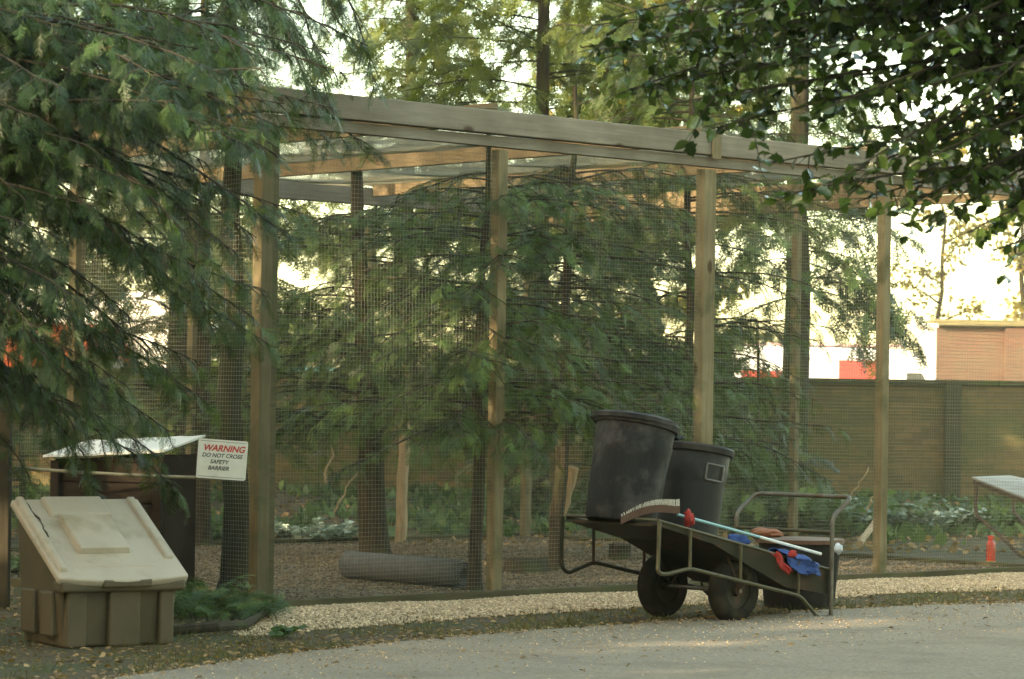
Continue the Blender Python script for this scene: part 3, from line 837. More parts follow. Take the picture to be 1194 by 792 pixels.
for i in range(26):
    for j in range(3):
        for q in range(3):
            p = bpt(.02+i/26) + Vector((r_.uniform(-.004, .004), .012+.022*j, 0)); L_ = .042*(.35+.65*i/26)
            mb.tube([p, p+Vector((r_.uniform(-.006, .010), r_.uniform(-.005, .005), L_))], [.0022, .0012], n=3, cap=False)
mb.build('bristles', pm('pale_bristles', (.62, .57, .47), (.4, .36, .28), scale=30, rough=.6), bro)
h0 = at(790, 600, 17.70); h1 = at(957, 646, 18.55); hm = h0.lerp(h1, .56)
MB().tube([h0, hm], .0095, n=8).build('handle', pm('pale_blue_paint', (.28, .47, .48), (.22, .38, .40), scale=20, rough=.4), bro, smooth=True)
MB().tube([hm, h1], .0105, n=8).build('handle_grip', pm('white_plastic', (.72, .72, .70), (.6, .6, .56), scale=20, rough=.4), bro, smooth=True)

def rag(name, pts_fn, mat, label, cat, loc, nu=14, nv=14, th=.004):
    mb = MB()
    for i in range(nu+1):
        for j in range(nv+1): mb.v.append(tuple(pts_fn(i/nu, j/nv)))
    for i in range(nu):
        for j in range(nv):
            a = i*(nv+1)+j; mb.f.append((a, a+1, a+nv+2, a+nv+1))
    o = top(name, mb, mat, loc, smooth=True)
    s = o.modifiers.new('t', 'SOLIDIFY'); s.thickness = th
    return tag(o, label, cat)
blue = pm('blue_cloth', (.04, .085, .26), (.022, .045, .16), scale=12, rough=.85, bump=.5, bscale=40)
redc = pm('red_cloth', (.36, .030, .020), (.22, .02, .015), scale=12, rough=.85, bump=.5, bscale=40)
def lump(c, rx, ry, rz, seed):
    def f(u, v):
        a = u*2*math.pi; b = v*math.pi
        d = Vector((math.sin(b)*math.cos(a), math.sin(b)*math.sin(a), math.cos(b)))
        n_ = 1+.38*mnoise.noise(d*1.7+Vector((seed, 0, 0)))+.12*mnoise.noise(d*5+Vector((seed, 3, 0)))
        return c + Vector((d.x*rx*n_, d.y*ry*n_, d.z*rz*n_))
    return f
p = BM @ Vector((.36, .10, 0)); p.z = topz(.36)+.03
rag('cloth', lump(at(803, 605, 17.75), .035, .05, .052, 1), redc, 'crumpled red cloth beside the broom head on the barrow', 'cloth', at(803, 612, 17.75))
rag('cloth', lump(at(860, 631, 18.15), .075, .06, .045, 2), blue, 'small bundle of blue cloth inside the barrow below the broom handle', 'cloth', at(860, 640, 18.15))
# blue cloth hung over the near rim, a red strip beside it
def drape(x0, x1, ytop, ylen, dd, seed, skew=0):
    def f(u, v):
        # u across, v from inside the tray over the rim and down the outside
        m0 = x0+(x1-x0)*u + skew*v; rimz = topz(m0)+.020
        s = v
        if s < .35: c_ = .14*(1-s/.35)-.02; z = rimz + .035*math.sin(s/.35*3.14)
        else: c_ = -.045 - .012*math.sin(u*9+seed) - .01*math.sin(s*7); z = rimz - ylen*(s-.35)/.65*(1-.55*abs(u-.45)**1.2*2*.5)
        z += .02*mnoise.noise(Vector((u*5+seed, v*5, 0)))
        q = BM @ Vector((m0 + .01*mnoise.noise(Vector((v*5, u*3, seed))), c_ - .03*abs(mnoise.noise(Vector((u*7, v*6, seed)))), z)); return q
    return f
rag('jacket', drape(1.13, 1.46, 0, .10, 0, 1, skew=.04), blue, 'bright blue cloth draped over the low rim of the barrow', 'cloth', BM @ Vector((1.3, 0, topz(1.3))))
def strap(u, v):
    a = at(903, 645, 18.15); b = at(919, 668, 18.12)
    p = a.lerp(b, v); return p + Vector((.05*(u-.5)*(1-.35*v)+.01*math.sin(v*8), -.012+.014*math.sin(u*6+v*5), .02*(u-.5)+.012*math.sin(u*9+1)))
rag('cloth', strap, redc, 'red strip of cloth hanging down from the blue cloth', 'cloth', at(911, 656, 18.12), 6, 10)
rag('cloth', lump(at(924, 646, 18.17), .03, .02, .025, 6), redc, 'small red scrap lying on the draped blue cloth', 'cloth', at(924, 650, 18.17), 8, 8)
# orange brown items in the tray
rust = pm('rusty_orange_plastic', (.33, .12, .05), (.22, .08, .035), scale=9, rough=.6)
rag('cloth', lump(at(893, 622, 18.7), .11, .06, .035, 9), rust, 'rust orange sacking lying at the back of the barrow', 'sacking', at(893, 628, 18.7))

# tub behind the barrow
tb = Vector(((935-CX)/F*19.55, 19.55, 0))
tub = thing('tub', tb, 'black plastic tub with a brown rim on the ground behind the barrow handle', 'tub')
TM = Matrix.Translation(tb)
MB(TM).lathe([(.22, .0), (.235, .02), (.275, .44), (.285, .46), (.27, .462), (.225, .05), (.02, .045)], 36, wob=.015).build('body', bin_k, tub, smooth=True)
mb = MB(TM); mb.lathe([(.272, .44), (.296, .442), (.298, .468), (.276, .470)], 36, wob=.015).build('rim', pm('brown_rim', (.14, .07, .04), (.09, .05, .03), scale=12, rough=.5), tub, smooth=True)
rag('cloth', lump(at(977, 640, 19.3), .03, .03, .035, 4), pm('pale_rag', (.55, .58, .62), (.4, .42, .45), scale=12, rough=.8), 'pale rag on the rim of the black tub', 'cloth', at(977, 644, 19.3), 10, 10)

# ------------------------------------------------------------------ things inside the aviary
ra, rbp = at(407, 675, 21.6), at(541, 687, 20.75)
ra.z = .135; rbp.z = .128
roll = thing('rolled_matting', (ra+rbp)/2*1.0 - Vector((0, 0, .13)), 'dark grey roll of matting lying on the aviary gravel', 'roll')
dirr = (rbp-ra).normalized()
mat_m = pm('grey_matting', (.10, .10, .095), (.065, .065, .06), scale=20, rough=.8, bump=.4, bscale=80)
mb = MB(); path = []; 
sdv = dirr.cross(Vector((0, 0, 1))).normalized(); upv = sdv.cross(dirr)
vs = []; k = 90
def spiral(t): 
    a = t*2*math.pi*3.2; r1 = .045+.066*t; return r1*math.cos(a), r1*math.sin(a)
for t in range(k+1):
    x, z = spiral(t/k)
    for e in (ra, rbp):
        mb.v.append(tuple(e + sdv*x + upv*z))
for t in range(k): mb.f.append((2*t, 2*t+1, 2*t+3, 2*t+2))
o = mb.build('mat', mat_m, roll, smooth=True); s_m = o.modifiers.new('t', 'SOLIDIFY'); s_m.thickness = .009
rad_ = .118
for o_ in (o,): pass

bt = ground(1155, 661)
bot = thing('red_bottle', bt, 'slim translucent red bottle standing on the gravel at the right', 'bottle')
redb = pm('red_bottle_plastic', (.62, .05, .025), (.50, .04, .02), scale=6, rough=.25)
TB = Matrix.Translation(bt + Vector((0, 0, .02)))
MB(TB).lathe([(.036, 0), (.040, .01), (.040, .17), (.034, .19), (.02, .205), (.018, .215)], 20).build('body', redb, bot, smooth=True)
MB(TB).lathe([(.026, .214), (.028, .216), (.028, .245), (.022, .25)], 20).build('cap', redb, bot, smooth=True)
MB(TB).lathe([(.041, .0), (.0415, .004), (.0415, .03), (.041, .034)], 20).build('base_band', pm('orange_band', (.62, .22, .03), (.5, .17, .02), scale=8, rough=.4), bot, smooth=True)

# table at the right, outside the aviary
tp = [at(1133, 556, 27.2), at(1176, 556, 27.9), at(1225, 580, 26.9), at(1190, 580, 26.2)]
zt = .64
tc_ = at(1170, 640, 27.2); tc_.z = 0
tbl = thing('garden_table', tc_, 'low table with a pale top and rusty bent legs at the right edge', 'table')
TBM = Matrix.Translation((4.60, 26.6, 0)) @ Matrix.Rotation(VA+math.pi, 4, 'Z')
zt = EYE-(556-8-HY)*27/F
qs = [at(1133, 556, 27.4), at(1220, 590, 26.3), at(1246, 570, 27.0), at(1178, 554, 28.3)]
def plate(dz0, dz1, k=1.0):
    c_ = sum(qs, Vector())/4; q_ = [c_+(p-c_)*k for p in qs]
    return MB().add([tuple(p+Vector((0,0,dz0))) for p in q_]+[tuple(p+Vector((0,0,dz1))) for p in q_], [(3,2,1,0),(4,5,6,7),(0,1,5,4),(1,2,6,5),(2,3,7,6),(3,0,4,7)])
plate(-.02, 0).build('table_top', pm('pale_board', (.40, .36, .31), (.28, .25, .21), scale=5, rough=.7), tbl, bevel=.004)
rustt = pm('rusty_tube', (.11, .055, .032), (.06, .032, .02), scale=14, rough=.7)
plate(-.06, -.022, .97).build('apron', rustt, tbl)
def leg_(p0, p1, f): 
    a_ = p0*.94+p1*.06; e_ = p0.lerp(p1, f)
    MB().tube(arcpath([a_+Vector((0,0,-.05)), Vector((a_.x, a_.y, .36)), Vector(((a_.x+e_.x)/2, (a_.y+e_.y)/2, .2)), Vector((e_.x, e_.y, 0))], .08), .017, n=8).build('leg', rustt, tbl, smooth=True)
leg_(qs[0], qs[1], .7); leg_(qs[1], qs[0], .25); leg_(qs[3], qs[2], .7); leg_(qs[2], qs[3], .25)
# logs, stump, stakes
def log(name, a, b, r0, r1, mat, label, cat, seed=0, bend=.03):
    a, b = Vector(a), Vector(b); r = random.Random(seed)
    pts_ = [a.lerp(b, i/8) + Vector((r.uniform(-1, 1), r.uniform(-1, 1), r.uniform(-.5, .5)))*bend for i in range(9)]
    mb = MB().tube(pts_, [r0+(r1-r0)*i/8 for i in range(9)], n=10, jit=.08, seed=seed)
    return tag(top(name, mb, mat, a, smooth=True), label, cat)
pale_wood = pm('pale_cut_or_sunlit_wood', (.42, .30, .17), (.28, .19, .10), scale=6, rough=.8, stretch=(4, 4, 1))
s0 = ground(463, 640); 
log('stake', (s0.x, 27.5, 0), (s0.x+.04, 27.5, EYE+(HY-428)*27.5/F), .055, .045, pale_wood, 'stake standing among the shrubs behind the left trunk, sunlight put into its pale colour', 'stake', 3, .008)  # pale wood colour stands in for sunlight on the stake
log('sunlit_branch', at(657, 600, 24.2), at(668, 545, 24.2), .03, .05, pale_wood, 'short branch end beside the third trunk, sunlit spot put into its pale colour', 'branch', 4, .008)  # sunlit spot beside the trunk, painted as pale wood
log('log', at(1002, 628, 27.5)-Vector((0,0,.05)), at(1022, 607, 28.5), .035, .03, pale_wood, 'pale cut log lying on the bank behind the aviary', 'log', 5, .005)
st0 = ground(612, 671)
stp = thing('tree_stump', st0, 'dark low cut stump beside the third aviary trunk', 'stump')
MB(Matrix.Translation(st0)).lathe([(.24, -.02), (.19, .04), (.16, .11), (.14, .13), (.02, .14)], 18, wob=.14).build('stump', M['bark'], stp, smooth=True)
log('root_buttress', ground(590, 668)+Vector((0, 0, .03)), ground(650, 666)+Vector((0, 0, .07)), .04, .06, M['bark'], 'dark branch lying against the stump in the aviary', 'branch', 6, .02)
st1 = ground(722, 655)
MBs = MB(Matrix.Translation(st1)).lathe([(.11, -.02), (.10, .03), (.095, .15), (.02, .16)], 14, wob=.06)
tag(top('tree_stump', MBs, M['bark'], st1, smooth=True), 'small round cut stump seen beneath the raised end of the barrow', 'stump')
bm_ = ground(280, 716)
pth = [ground(196, 742), ground(250, 741), ground(285, 735), ground(312, 722), ground(333, 711)]
pth = [Vector((p.x, p.y, .03+.02*(i % 2))) for i, p in enumerate(pth)]
mb = MB().tube(pth, [.03, .03, .027, .02, .012], n=8, jit=.08)
tag(top('fallen_branch', mb, M['bark'], pth[2], smooth=True), 'curved dark fallen branch on the soil beside the grit bin', 'branch')
log('fallen_branch', ground(205, 703)+Vector((0,0,.05)), ground(272, 707)+Vector((0,0,.06)), .022, .016, pale_wood, 'thin pale stick lying behind the grit bin', 'stick', 8, .01)

# ------------------------------------------------------------------ TREES inside the aviary
q = ground(437, 655)
conifer(q, 3.9, .125, 'leaning dark yew trunk behind the rolled matting with drooping branches', 11, 1.1, 2.95, 62, 1.8, lean=(-.25, .2), bark='bark', tw_every=.11, tw_len=.42, sp_every=.055, size=(.09, .165), group=None)
q = ground(553, 692)
conifer(q, 3.4, .05, 'slim dark yew trunk just left of the second front post', 12, 1.2, 2.95, 54, 1.55, lean=(.05, 0), tw_every=.11, tw_len=.42, sp_every=.055, size=(.09, .165))
q = ground(648, 668)
conifer(q, 3.9, .06, 'slender yew beside the low cut stump in the middle of the aviary', 13, 1.15, 3.25, 72, 1.7, lean=(.12, .1), tw_every=.11, tw_len=.42, sp_every=.055, size=(.09, .165), leaf='yewb')
q = Vector(((800-CX)/F*25.2, 25.2, 0))
conifer(q, 5.6, .05, 'dense dark yew behind the third front post and the dustbins', 14, .7, 5.2, 100, 1.65, tw_every=.11, tw_len=.42, sp_every=.055, size=(.09, .165))
q = ground(272, 702)
conifer(q, 6.5, .092, 'thick mossy trunk standing close beside the corner post of the aviary', 15, 3.0, 6.2, 24, 2.0, lean=(-.1, 0), bark='barkm', az=(60, 300), tw_every=.10, size=(.09, .16), sp_every=.05, leaf='yewb',
        extra=[(3.5+.07*i, R(-165+9.5*i+(i*37 % 23)), 1.15+.25*((i*7) % 3), .25, 1.7+.3*((i*5) % 4)) for i in range(15)])
q = ground(236, 640); 
conifer(q, 7, .075, 'dark bare lower trunk seen left of the mossy trunk near the warning sign', 16, 2.6, 6.5, 16, 2.2, lean=(-.05, 0), tw_every=.15, az=(120, 330))
# back right cedar like tree
q = Vector(((926-CX)/F*33.0, 33.0, 0.1))
ex = [(3.1, R(-10), 1.5, .0, 1.4), (2.9, R(-25), 1.4, 0, 1.5), (2.6, R(5), 1.1, -.1, 1.6), (3.4, R(-5), 1.5, 0, 1.3), (2.2, R(200), 1.4, 0, 1), (2.5, R(180), 1.5, 0, 1)]
conifer(q, 9, .17, 'thick trunked conifer with dark drooping boughs behind the right side of the aviary', 17, 2.5, 8.5, 40, 1.4, az=(120, 400), bark='barkm', leaf='yewb', tmpl=SPRC, size=(.22, .36), tw_every=.17, sp_every=.10, droop=1.0, extra=ex, taperL=.2)
q = Vector(((884-CX)/F*30.5, 30.5, 0.05))
conifer(q, 2.2, .035, 'low sprawling young conifer against the brick wall behind the barrow', 18, .35, 2.0, 22, 1.5, leaf='yew', tmpl=SPRC, size=(.20, .32), tw_every=.15, sp_every=.10, droop=.9)

for i, (lb, x, y, h, L, sd_) in enumerate((        ('dark bushy yew against the wall behind the tree stump', .9, 31.8, 2.4, 1.4, 73), ('low dark yew against the wall behind the dustbins', 2.0, 32.4, 2.0, 1.3, 74), ('dark shaggy yew behind the storage chest', -4.6, 27.5, 3.0, 1.6, 75))):
    conifer((x, y, .05), h, .03, lb, sd_, .2, h, 22, L, leaf='yew', tmpl=SPRC, size=(.20, .32), tw_every=.15, sp_every=.11, droop=.8)
# ------------------------------------------------------------------ FOREGROUND LEFT TREE
q = Vector((-4.0, 16.6, 0))
ex = []
r_ = random.Random(3)
def aim(z, x, y, d, dr=.35, u0=None):
    """a bough from the trunk at height z whose tip hangs near the given point"""
    tip = at(x, y, d); p0 = Vector((q.x, q.y, z)); v = tip-p0; L = v.length
    u = v.z/math.hypot(v.x, v.y) + dr*.48
    return (z, math.atan2(v.y, v.x), L*1.04, u-.025, dr)
for z, x, y, d in ((3.4, 250, 20, 15.6), (3.3, 180, 90, 16.4), (3.3, 330, 120, 15.8), (3.2, 400, 128, 16.6), (3.0, 340, 185, 16.0), (2.9, 250, 215, 15.3), (2.95, 355, 250, 16.2),
                   (2.9, 200, 300, 15.6), (2.7, 300, 290, 16.4), (2.6, 140, 330, 15.2), (2.5, 215, 395, 15.8), (2.2, 205, 460, 15.9), (2.1, 150, 500, 15.4),
                   (2.0, 60, 480, 15.2), (2.5, 60, 320, 15.0), (2.8, 60, 240, 15.2), (3.0, 100, 180, 15.5), (3.3, 60, 100, 15.2), (3.5, 110, 30, 15.8),
                   (3.6, 330, 40, 16.8), (3.7, 410, 60, 17.2), (1.9, 195, 505, 16.9), (2.0, 30, 560, 16.5), (1.9, 230, 545, 18.0), (2.2, 110, 470, 15.0), (2.7, 20, 300, 14.8), (2.9, 150, 255, 15.0),
                   (3.1, 20, 200, 14.8), (3.4, 20, 60, 14.9), (3.2, 290, 215, 15.5), (2.0, 100, 530, 16.2), (3.1, 330, 150, 15.2), (3.0, 240, 160, 15.9), (2.6, 180, 350, 16.3), (2.3, 90, 440, 16.1), (3.3, 300, 140, 15.4), (3.1, 290, 250, 15.6), (3.0, 335, 275, 15.9), (3.2, 320, 205, 15.3), (2.9, 345, 320, 16.3), (3.2, 220, 120, 15.6), (3.1, 120, 130, 15.6),
                   (2.9, 60, 170, 15.3), (2.2, 20, 460, 15.2), (3.0, 50, 130, 15.0), (2.7, 90, 290, 15.2), (3.5, 200, 10, 15.3), (3.4, 60, 10, 15.2), (2.1, 90, 490, 15.6), (3.2, 370, 220, 16.0), (3.3, 330, 110, 15.6), (3.3, 270, 105, 15.4), (3.4, 360, 100, 15.9), (3.2, 300, 180, 15.2), (3.0, 310, 235, 15.7), (3.3, 220, 95, 15.8), (3.3, 385, 150, 16.2), (2.2, 30, 455, 15.8), (2.2, 90, 470, 16.2), (2.1, 130, 485, 16.6), (2.2, 170, 485, 16.8), (2.3, 200, 465, 16.6), (2.4, 150, 440, 16.2), (2.3, 60, 440, 15.6), (2.5, 220, 420, 17.0),
                   (3.4, 300, 120, 16.9), (3.3, 330, 160, 17.2), (3.2, 280, 200, 16.8), (3.1, 320, 240, 17.2), (3.0, 290, 290, 17.0), (3.4, 250, 110, 16.6), (3.5, 180, 110, 16.4), (3.3, 360, 190, 17.4)):
    ex.append(aim(z, x, y, d, r_.uniform(.3, .8)))
conifer(q, 6.5, .19, 'large dark conifer at the left with drooping boughs over the grit bin', 21, 3.5, 6, 10, 2.4, name='conifer_tree', az=(90, 300), leaf='yewb', size=(.08, .15), wig=.17,
        tw_every=.058, tw_len=.38, sp_every=.04, extra=ex, hang=.65)

# ------------------------------------------------------------------ FOREGROUND RIGHT HOLLY
q = Vector((3.1, 12.0, 0)); root = thing('holly_tree', q, 'glossy dark broad leaved tree reaching in from the top right in front of the aviary', 'tree')
path = trunk_path(q, 5, (.2, .2), seed=4); make_trunk(path, .13, .05, root, M['bark'])
bm = MB(); out = []; r_ = random.Random(22)
tips = []
def inside_mask(x, y):
    # lower outline of the overhanging leaves in the photograph
    lim = 40 if x < 700 else 60 + (x-700)*.35 if x < 800 else 95+(x-800)*.55 if x < 900 else 150+(x-900)*.35 if x < 1080 else 215
    return y < lim
for i in range(112):
    for _ in range(30):
        x = r_.uniform(690, 1230); y = r_.uniform(-120, 270)
        if inside_mask(x, y) and r_.random() < (.35 + .65*(x-690)/400): break
    tips.append((x, y, r_.uniform(11.2, 12.8)))
tips += [(715, 20, 12), (700, 70, 12.2), (760, 105, 12.1), (735, 50, 11.8), (790, 120, 12), (830, 150, 11.9), (720, 110, 12.3), (775, 20, 11.6), (750, 80, 12.4), (690, 30, 12.2), (810, 90, 12.1), (680, 55, 12.4), (925, 225, 11.6), (960, 215, 11.8), (1000, 235, 11.7), (1045, 245, 11.5), (1090, 262, 11.6), (1130, 270, 11.5), (1165, 290, 11.6), (1185, 283, 11.9), (985, 205, 11.4), (1110, 235, 11.7), (1150, 240, 11.8), (900, 190, 11.9), (1185, 250, 11.5)]
for x, y, d in tips:
    tip = at(x, y, d); z = min(4.6, tip.z + r_.uniform(.1, .9)); p0 = trunk_at(path, z)
    mid = p0.lerp(tip, .5) + Vector((0, 0, r_.uniform(.05, .25)))
    bp = [p0*(1-t)**2 + mid*2*t*(1-t) + tip*t*t for t in [k/10 for k in range(11)]]
    bm.tube(bp, [.014*(1-.85*k/10)+.001 for k in range(11)], n=5, cap=False)
    L = (tip-p0).length; k = int(L*.75/.05)
    for i in range(k):
        t = 1-.75*i/k; j = min(9, int(t*10)); p = bp[j].lerp(bp[j+1], t*10-j); d_ = (bp[j+1]-bp[j]).normalized()
        if i % 3 == 0 and i > 1:
            sd = Vector((r_.uniform(-1, 1), r_.uniform(-1, 1), r_.uniform(-.9, .3))).normalized(); tw = branch_path(p, (d_*.5+sd).normalized(), r_.uniform(.1, .28), .4, 4, r_)
            bm.tube(tw, [.004, .0035, .003, .0025, .002], n=3, cap=False)
            for e in tw[1:]:
                for _ in range(2): out.append((e, Vector((r_.uniform(-1, 1), r_.uniform(-1, 1), r_.uniform(-1, .35))), r_.uniform(.045, .08), r_.random()))
        out.append((p, d_*.6+Vector((r_.uniform(-1, 1), r_.uniform(-1, 1), r_.uniform(-1, .4))), r_.uniform(.045, .08), r_.random()))
bm.build('limbs', M['twig'], root, smooth=True)
leaves_from(out, 'crown', M['holly'], LEAF, root, up=.8, seed=5); print('holly leaves', len(out))

# ------------------------------------------------------------------ TREES BEHIND (seen above the aviary and beyond the wall)
LBL = [('tall feathery conifer rising behind the left end of the aviary', -3.6, 31.5, 8), ('tall conifer behind the middle bays with pale sky in its crown', .3, 33.5, 8.5),
       ('tall conifer above the third post behind the aviary', 2.3, 35.0, 8), ('tall conifer behind the far left of the aviary above the chest', -6.4, 30.0, 8),
       ('tall conifer seen between the crowns above the second post', -1.4, 38, 9), ('tall conifer seen faintly between the second and third posts', 1.3, 41, 9.5)]
proto = None
for i, (lb, x, y, h) in enumerate(LBL):
    if proto is None or i == 2:
        proto = conifer((x, y, .1), h, .13, lb, 31+i, 1.0 if i == 0 else 3.3, h, 92, 2.6 if i == 0 else 1.9, tmpl=SPRC, leaf='far', size=(.22, .36), tw_every=.25, tw_len=.7, sp_every=.12, name='conifer_tree', group='tall conifers behind the aviary', taperL=.45, tw_mesh=False)
    else:
        c = copy_tree(proto); c.location = (x, y, .1); c.rotation_euler.z = 1.3*i+.4; c.scale = (1.02, 1.02, 1.05); c['label'] = lb
# far broadleaf trees, thin crowns
def thin_tree(base, H, label, seed, n, mat, size, rcrown, z0, group=None, bark='bark', r0=.1):
    r = random.Random(seed); base = Vector(base); root = thing('thin_tree', base, label, 'tree', group)
    path = trunk_path(base, H, (r.uniform(-.3, .3), 0), .12, seed=seed); make_trunk(path, r0, r0*.2, root, M[bark], n=8)
    bm = MB(); out = []
    for i in range(n):
        z = z0 + (H-z0)*(i+.5)/n; p0 = trunk_at(path, base.z+z); a = r.uniform(0, 6.28)
        L = rcrown*r.uniform(.6, 1.1)*(1-.4*i/n); bp = branch_path(p0, Vector((math.cos(a), math.sin(a), r.uniform(.3, .9))), L, .5, 7, r, .15)
        bm.tube(bp, [.03*(1-.85*k/7) for k in range(8)], n=5, cap=False)
        for k in range(2, 8):
            for _ in range(2):
                tw = branch_path(bp[k], Vector((r.uniform(-1, 1), r.uniform(-1, 1), r.uniform(-.2, .8))), r.uniform(.3, .7), .5, 4, r, .2)
                bm.tube(tw, [.008, .007, .005, .004, .003], n=3, cap=False)
                for e in tw[1:]:
                    for _ in range(3):
                        out.append((e + Vector((r.gauss(0, .08), r.gauss(0, .08), r.gauss(0, .08))), Vector((r.uniform(-1, 1), r.uniform(-1, 1), r.uniform(-1, .4))), r.uniform(*size), r.random()))
    bm.build('limbs', M['twig'], root, smooth=True); leaves_from(out, 'crown', M[mat], LEAF, root, up=.9, seed=seed)
    return root
thin_tree((12.2, 70, 0), 9, 'thin leafed pale tree beyond the brick building at the right edge', 41, 16, 'autumn', (.10, .18), 2.4, 3.0)
thin_tree((9.6, 66, 0), 8, 'bare branched tree in the bright gap above the red and white van', 42, 12, 'autumn', (.08, .14), 1.8, 2.6, r0=.08)
thin_tree((3.0, 62, 0), 13, 'yellow leaved tree seen high behind the third post', 43, 24, 'autumn', (.16, .28), 3.2, 2.5)
thin_tree((-9.0, 60, 0), 11, 'yellow green tree far behind the left conifers', 44, 22, 'autumn', (.15, .26), 3.0, 3.5)
far_proto = None
FL = [('bushy dark tree far behind the wall at the left edge', -11.5, 52), ('bushy tree far behind the wall left of the corner post', -6.0, 54), ('bushy tree far behind the wall between the first two posts', -2.2, 55),
      ('bushy tree far behind the wall at the corner post', -4.3, 48), ('bushy tree far behind the wall right of the second post', 1.6, 57), ('bushy dark tree far behind the wall beside the third post', 4.6, 60)]
for i, (lb, x, y) in enumerate(FL):
    if i == 0: far_proto = conifer((x, y, 0), 7.5, .15, lb, 51, .5, 7.5, 44, 2.9, tmpl=SPRC, leaf='far', size=(.38, .6), tw_every=.3, tw_len=.8, sp_every=.2, name='bushy_tree', group='bushy trees beyond the wall', taperL=.5, tw_mesh=False)
    else:
        c = copy_tree(far_proto); c.location = (x, y, 0); c.rotation_euler.z = 2.1*i; c['label'] = lb; s = (1, .9, 1.1, .75, .82, .7)[i]; c.scale = (s, s, s*(1, .72, .6, .85, .62, .55)[i])

# ------------------------------------------------------------------ WALL
wm, nt, b = newmat('old_brick')
tc = N(nt, 'ShaderNodeTexCoord'); sp_ = N(nt, 'ShaderNodeSeparateXYZ'); nt.links.new(tc.outputs['Object'], sp_.inputs[0])
cb = N(nt, 'ShaderNodeCombineXYZ'); nt.links.new(sp_.outputs[0], cb.inputs[0]); nt.links.new(sp_.outputs[2], cb.inputs[1])
br = N(nt, 'ShaderNodeTexBrick', Scale=1.0); br.inputs['Brick Width'].default_value = .225; br.inputs['Row Height'].default_value = .075; br.inputs['Mortar Size'].default_value = .006
br.inputs['Color1'].default_value = (.20, .125, .05, 1); br.inputs['Color2'].default_value = (.085, .068, .03, 1); br.inputs['Mortar'].default_value = (.105, .088, .045, 1); br.inputs['Bias'].default_value = -.2
nt.links.new(cb.outputs[0], br.inputs['Vector'])
n3 = N(nt, 'ShaderNodeTexNoise', Scale=1.1, Detail=7, Roughness=.65); nt.links.new(tc.outputs['Object'], n3.inputs['Vector'])
f_ = ramp(nt, n3.outputs[0], [(.40, g1(0)), (.62, g1(.8))])
mx = N(nt, 'ShaderNodeMix', data_type='RGBA'); nt.links.new(f_, mx.inputs[0]); nt.links.new(br.outputs[0], mx.inputs[6]); mx.inputs[7].default_value = (.085, .095, .025, 1)
nt.links.new(mx.outputs[2], b.inputs['Base Color']); b.inputs['Roughness'].default_value = .95
bn = N(nt, 'ShaderNodeBump', Strength=.6, Distance=.01); nt.links.new(br.outputs['Fac'], bn.inputs['Height']); bn.invert = True; nt.links.new(bn.outputs[0], b.inputs['Normal'])
M['brick'] = wm
wl = thing('brick_wall', (0, 36, 0), 'long mossy brick boundary wall behind the aviary', 'wall')
top_z = EYE + (HY-436)*36/F
MB().box((-30, 36, -.2), (30, 36.24, top_z-.07)).build('brickwork', wm, wl)
cop = pm('mossy_coping', (.085, .075, .035), (.05, .05, .02), scale=4, rough=.95, bump=.5, c3=(.06, .075, .015), s3=2)
mb = MB()
for i in range(50):
    x = -30+i*1.2; mb.box((x+.004, 35.95, top_z-.07), (x+1.196, 36.29, top_z + .006*mnoise.noise(Vector((i*1.7, 0, 0)))))
mb.build('coping', cop, wl, bevel=.012)
bx = (1110+0-CX)/F*36
MB().box((bx-.10, 35.86, -.1), (bx+.10, 35.997, top_z+.0)).build('buttress', pm('dark_buttress', (.07, .065, .03), (.045, .045, .02), scale=5, rough=.95), wl, bevel=.01)

# ------------------------------------------------------------------ beyond the wall : car park
lot = MB().add([(-60, 37.5, .02), (60, 37.5, .02), (60, 110, .02), (-60, 110, .02)], [(0, 1, 2, 3)]).build('car_park', pm('pale_tarmac', (.30, .28, .24), (.24, .22, .18), scale=1, rough=.9), None); tag(lot, 'pale tarmac yard beyond the wall', 'yard', kind='structure')
glass = pm('vehicle_glass', (.03, .04, .045), (.05, .06, .065), scale=2, rough=.08, spec=.8)
tyre_m = rubber
def paint(name, c, rough=.3): return pm(name, c, tuple(x*.92 for x in c), scale=3, rough=rough, spec=.6)
def vehicle(name, loc, yaw, prof, width, bodym, label, cat, wheels, win, stripe=None, front=True):
    """prof: side outline (x,z); wheels: x positions; win: list of side window polys"""
    v = thing(name, loc, label, cat)
    T = Matrix.Translation(loc) @ Matrix.Rotation(yaw, 4, 'Z')
    h = width/2
    body = MB(T).prism(prof, -h, h).build('body', bodym, v, bevel=.05, seg=3)
    for y in (-h-.004, h+.004):
        for w_ in win:
            MB(T).prism(w_, y-.004, y+.004).build('side_window', glass, v)
        for x in wheels:
            WM = T @ Matrix.Translation((x, y*.93, .34)) @ Matrix.Rotation(R(90), 4, 'X')
            wh = MB(WM).lathe([(.2, -.1), (.32, -.1), (.34, -.07), (.34, .07), (.32, .1), (.2, .1)], 24).build('wheel', tyre_m, v, smooth=True)
            MB(WM).lathe([(.19, -.108), (.2, -.1), (.2, .1), (.19, .108)], 20).build('rim', steel, wh, smooth=True)
        if stripe:
            MB(T).prism(stripe[0], y-.007, y+.007).build('side_stripe', stripe[1], v)
    return v, T, h
red_v = paint('red_vehicle_paint', (.40, .085, .035)); white_v = paint('white_vehicle_paint', (.80, .80, .78)); teal_v = paint('teal_vehicle_paint', (.16, .36, .36))
vanp = [(-2.3, .3), (2.3, .3), (2.35, .95), (1.75, 1.15), (1.25, 1.95), (1.0, 2.45), (-2.25, 2.5), (-2.35, 2.3)]
loc = Vector(((60-CX)/F*45, 45, 0))
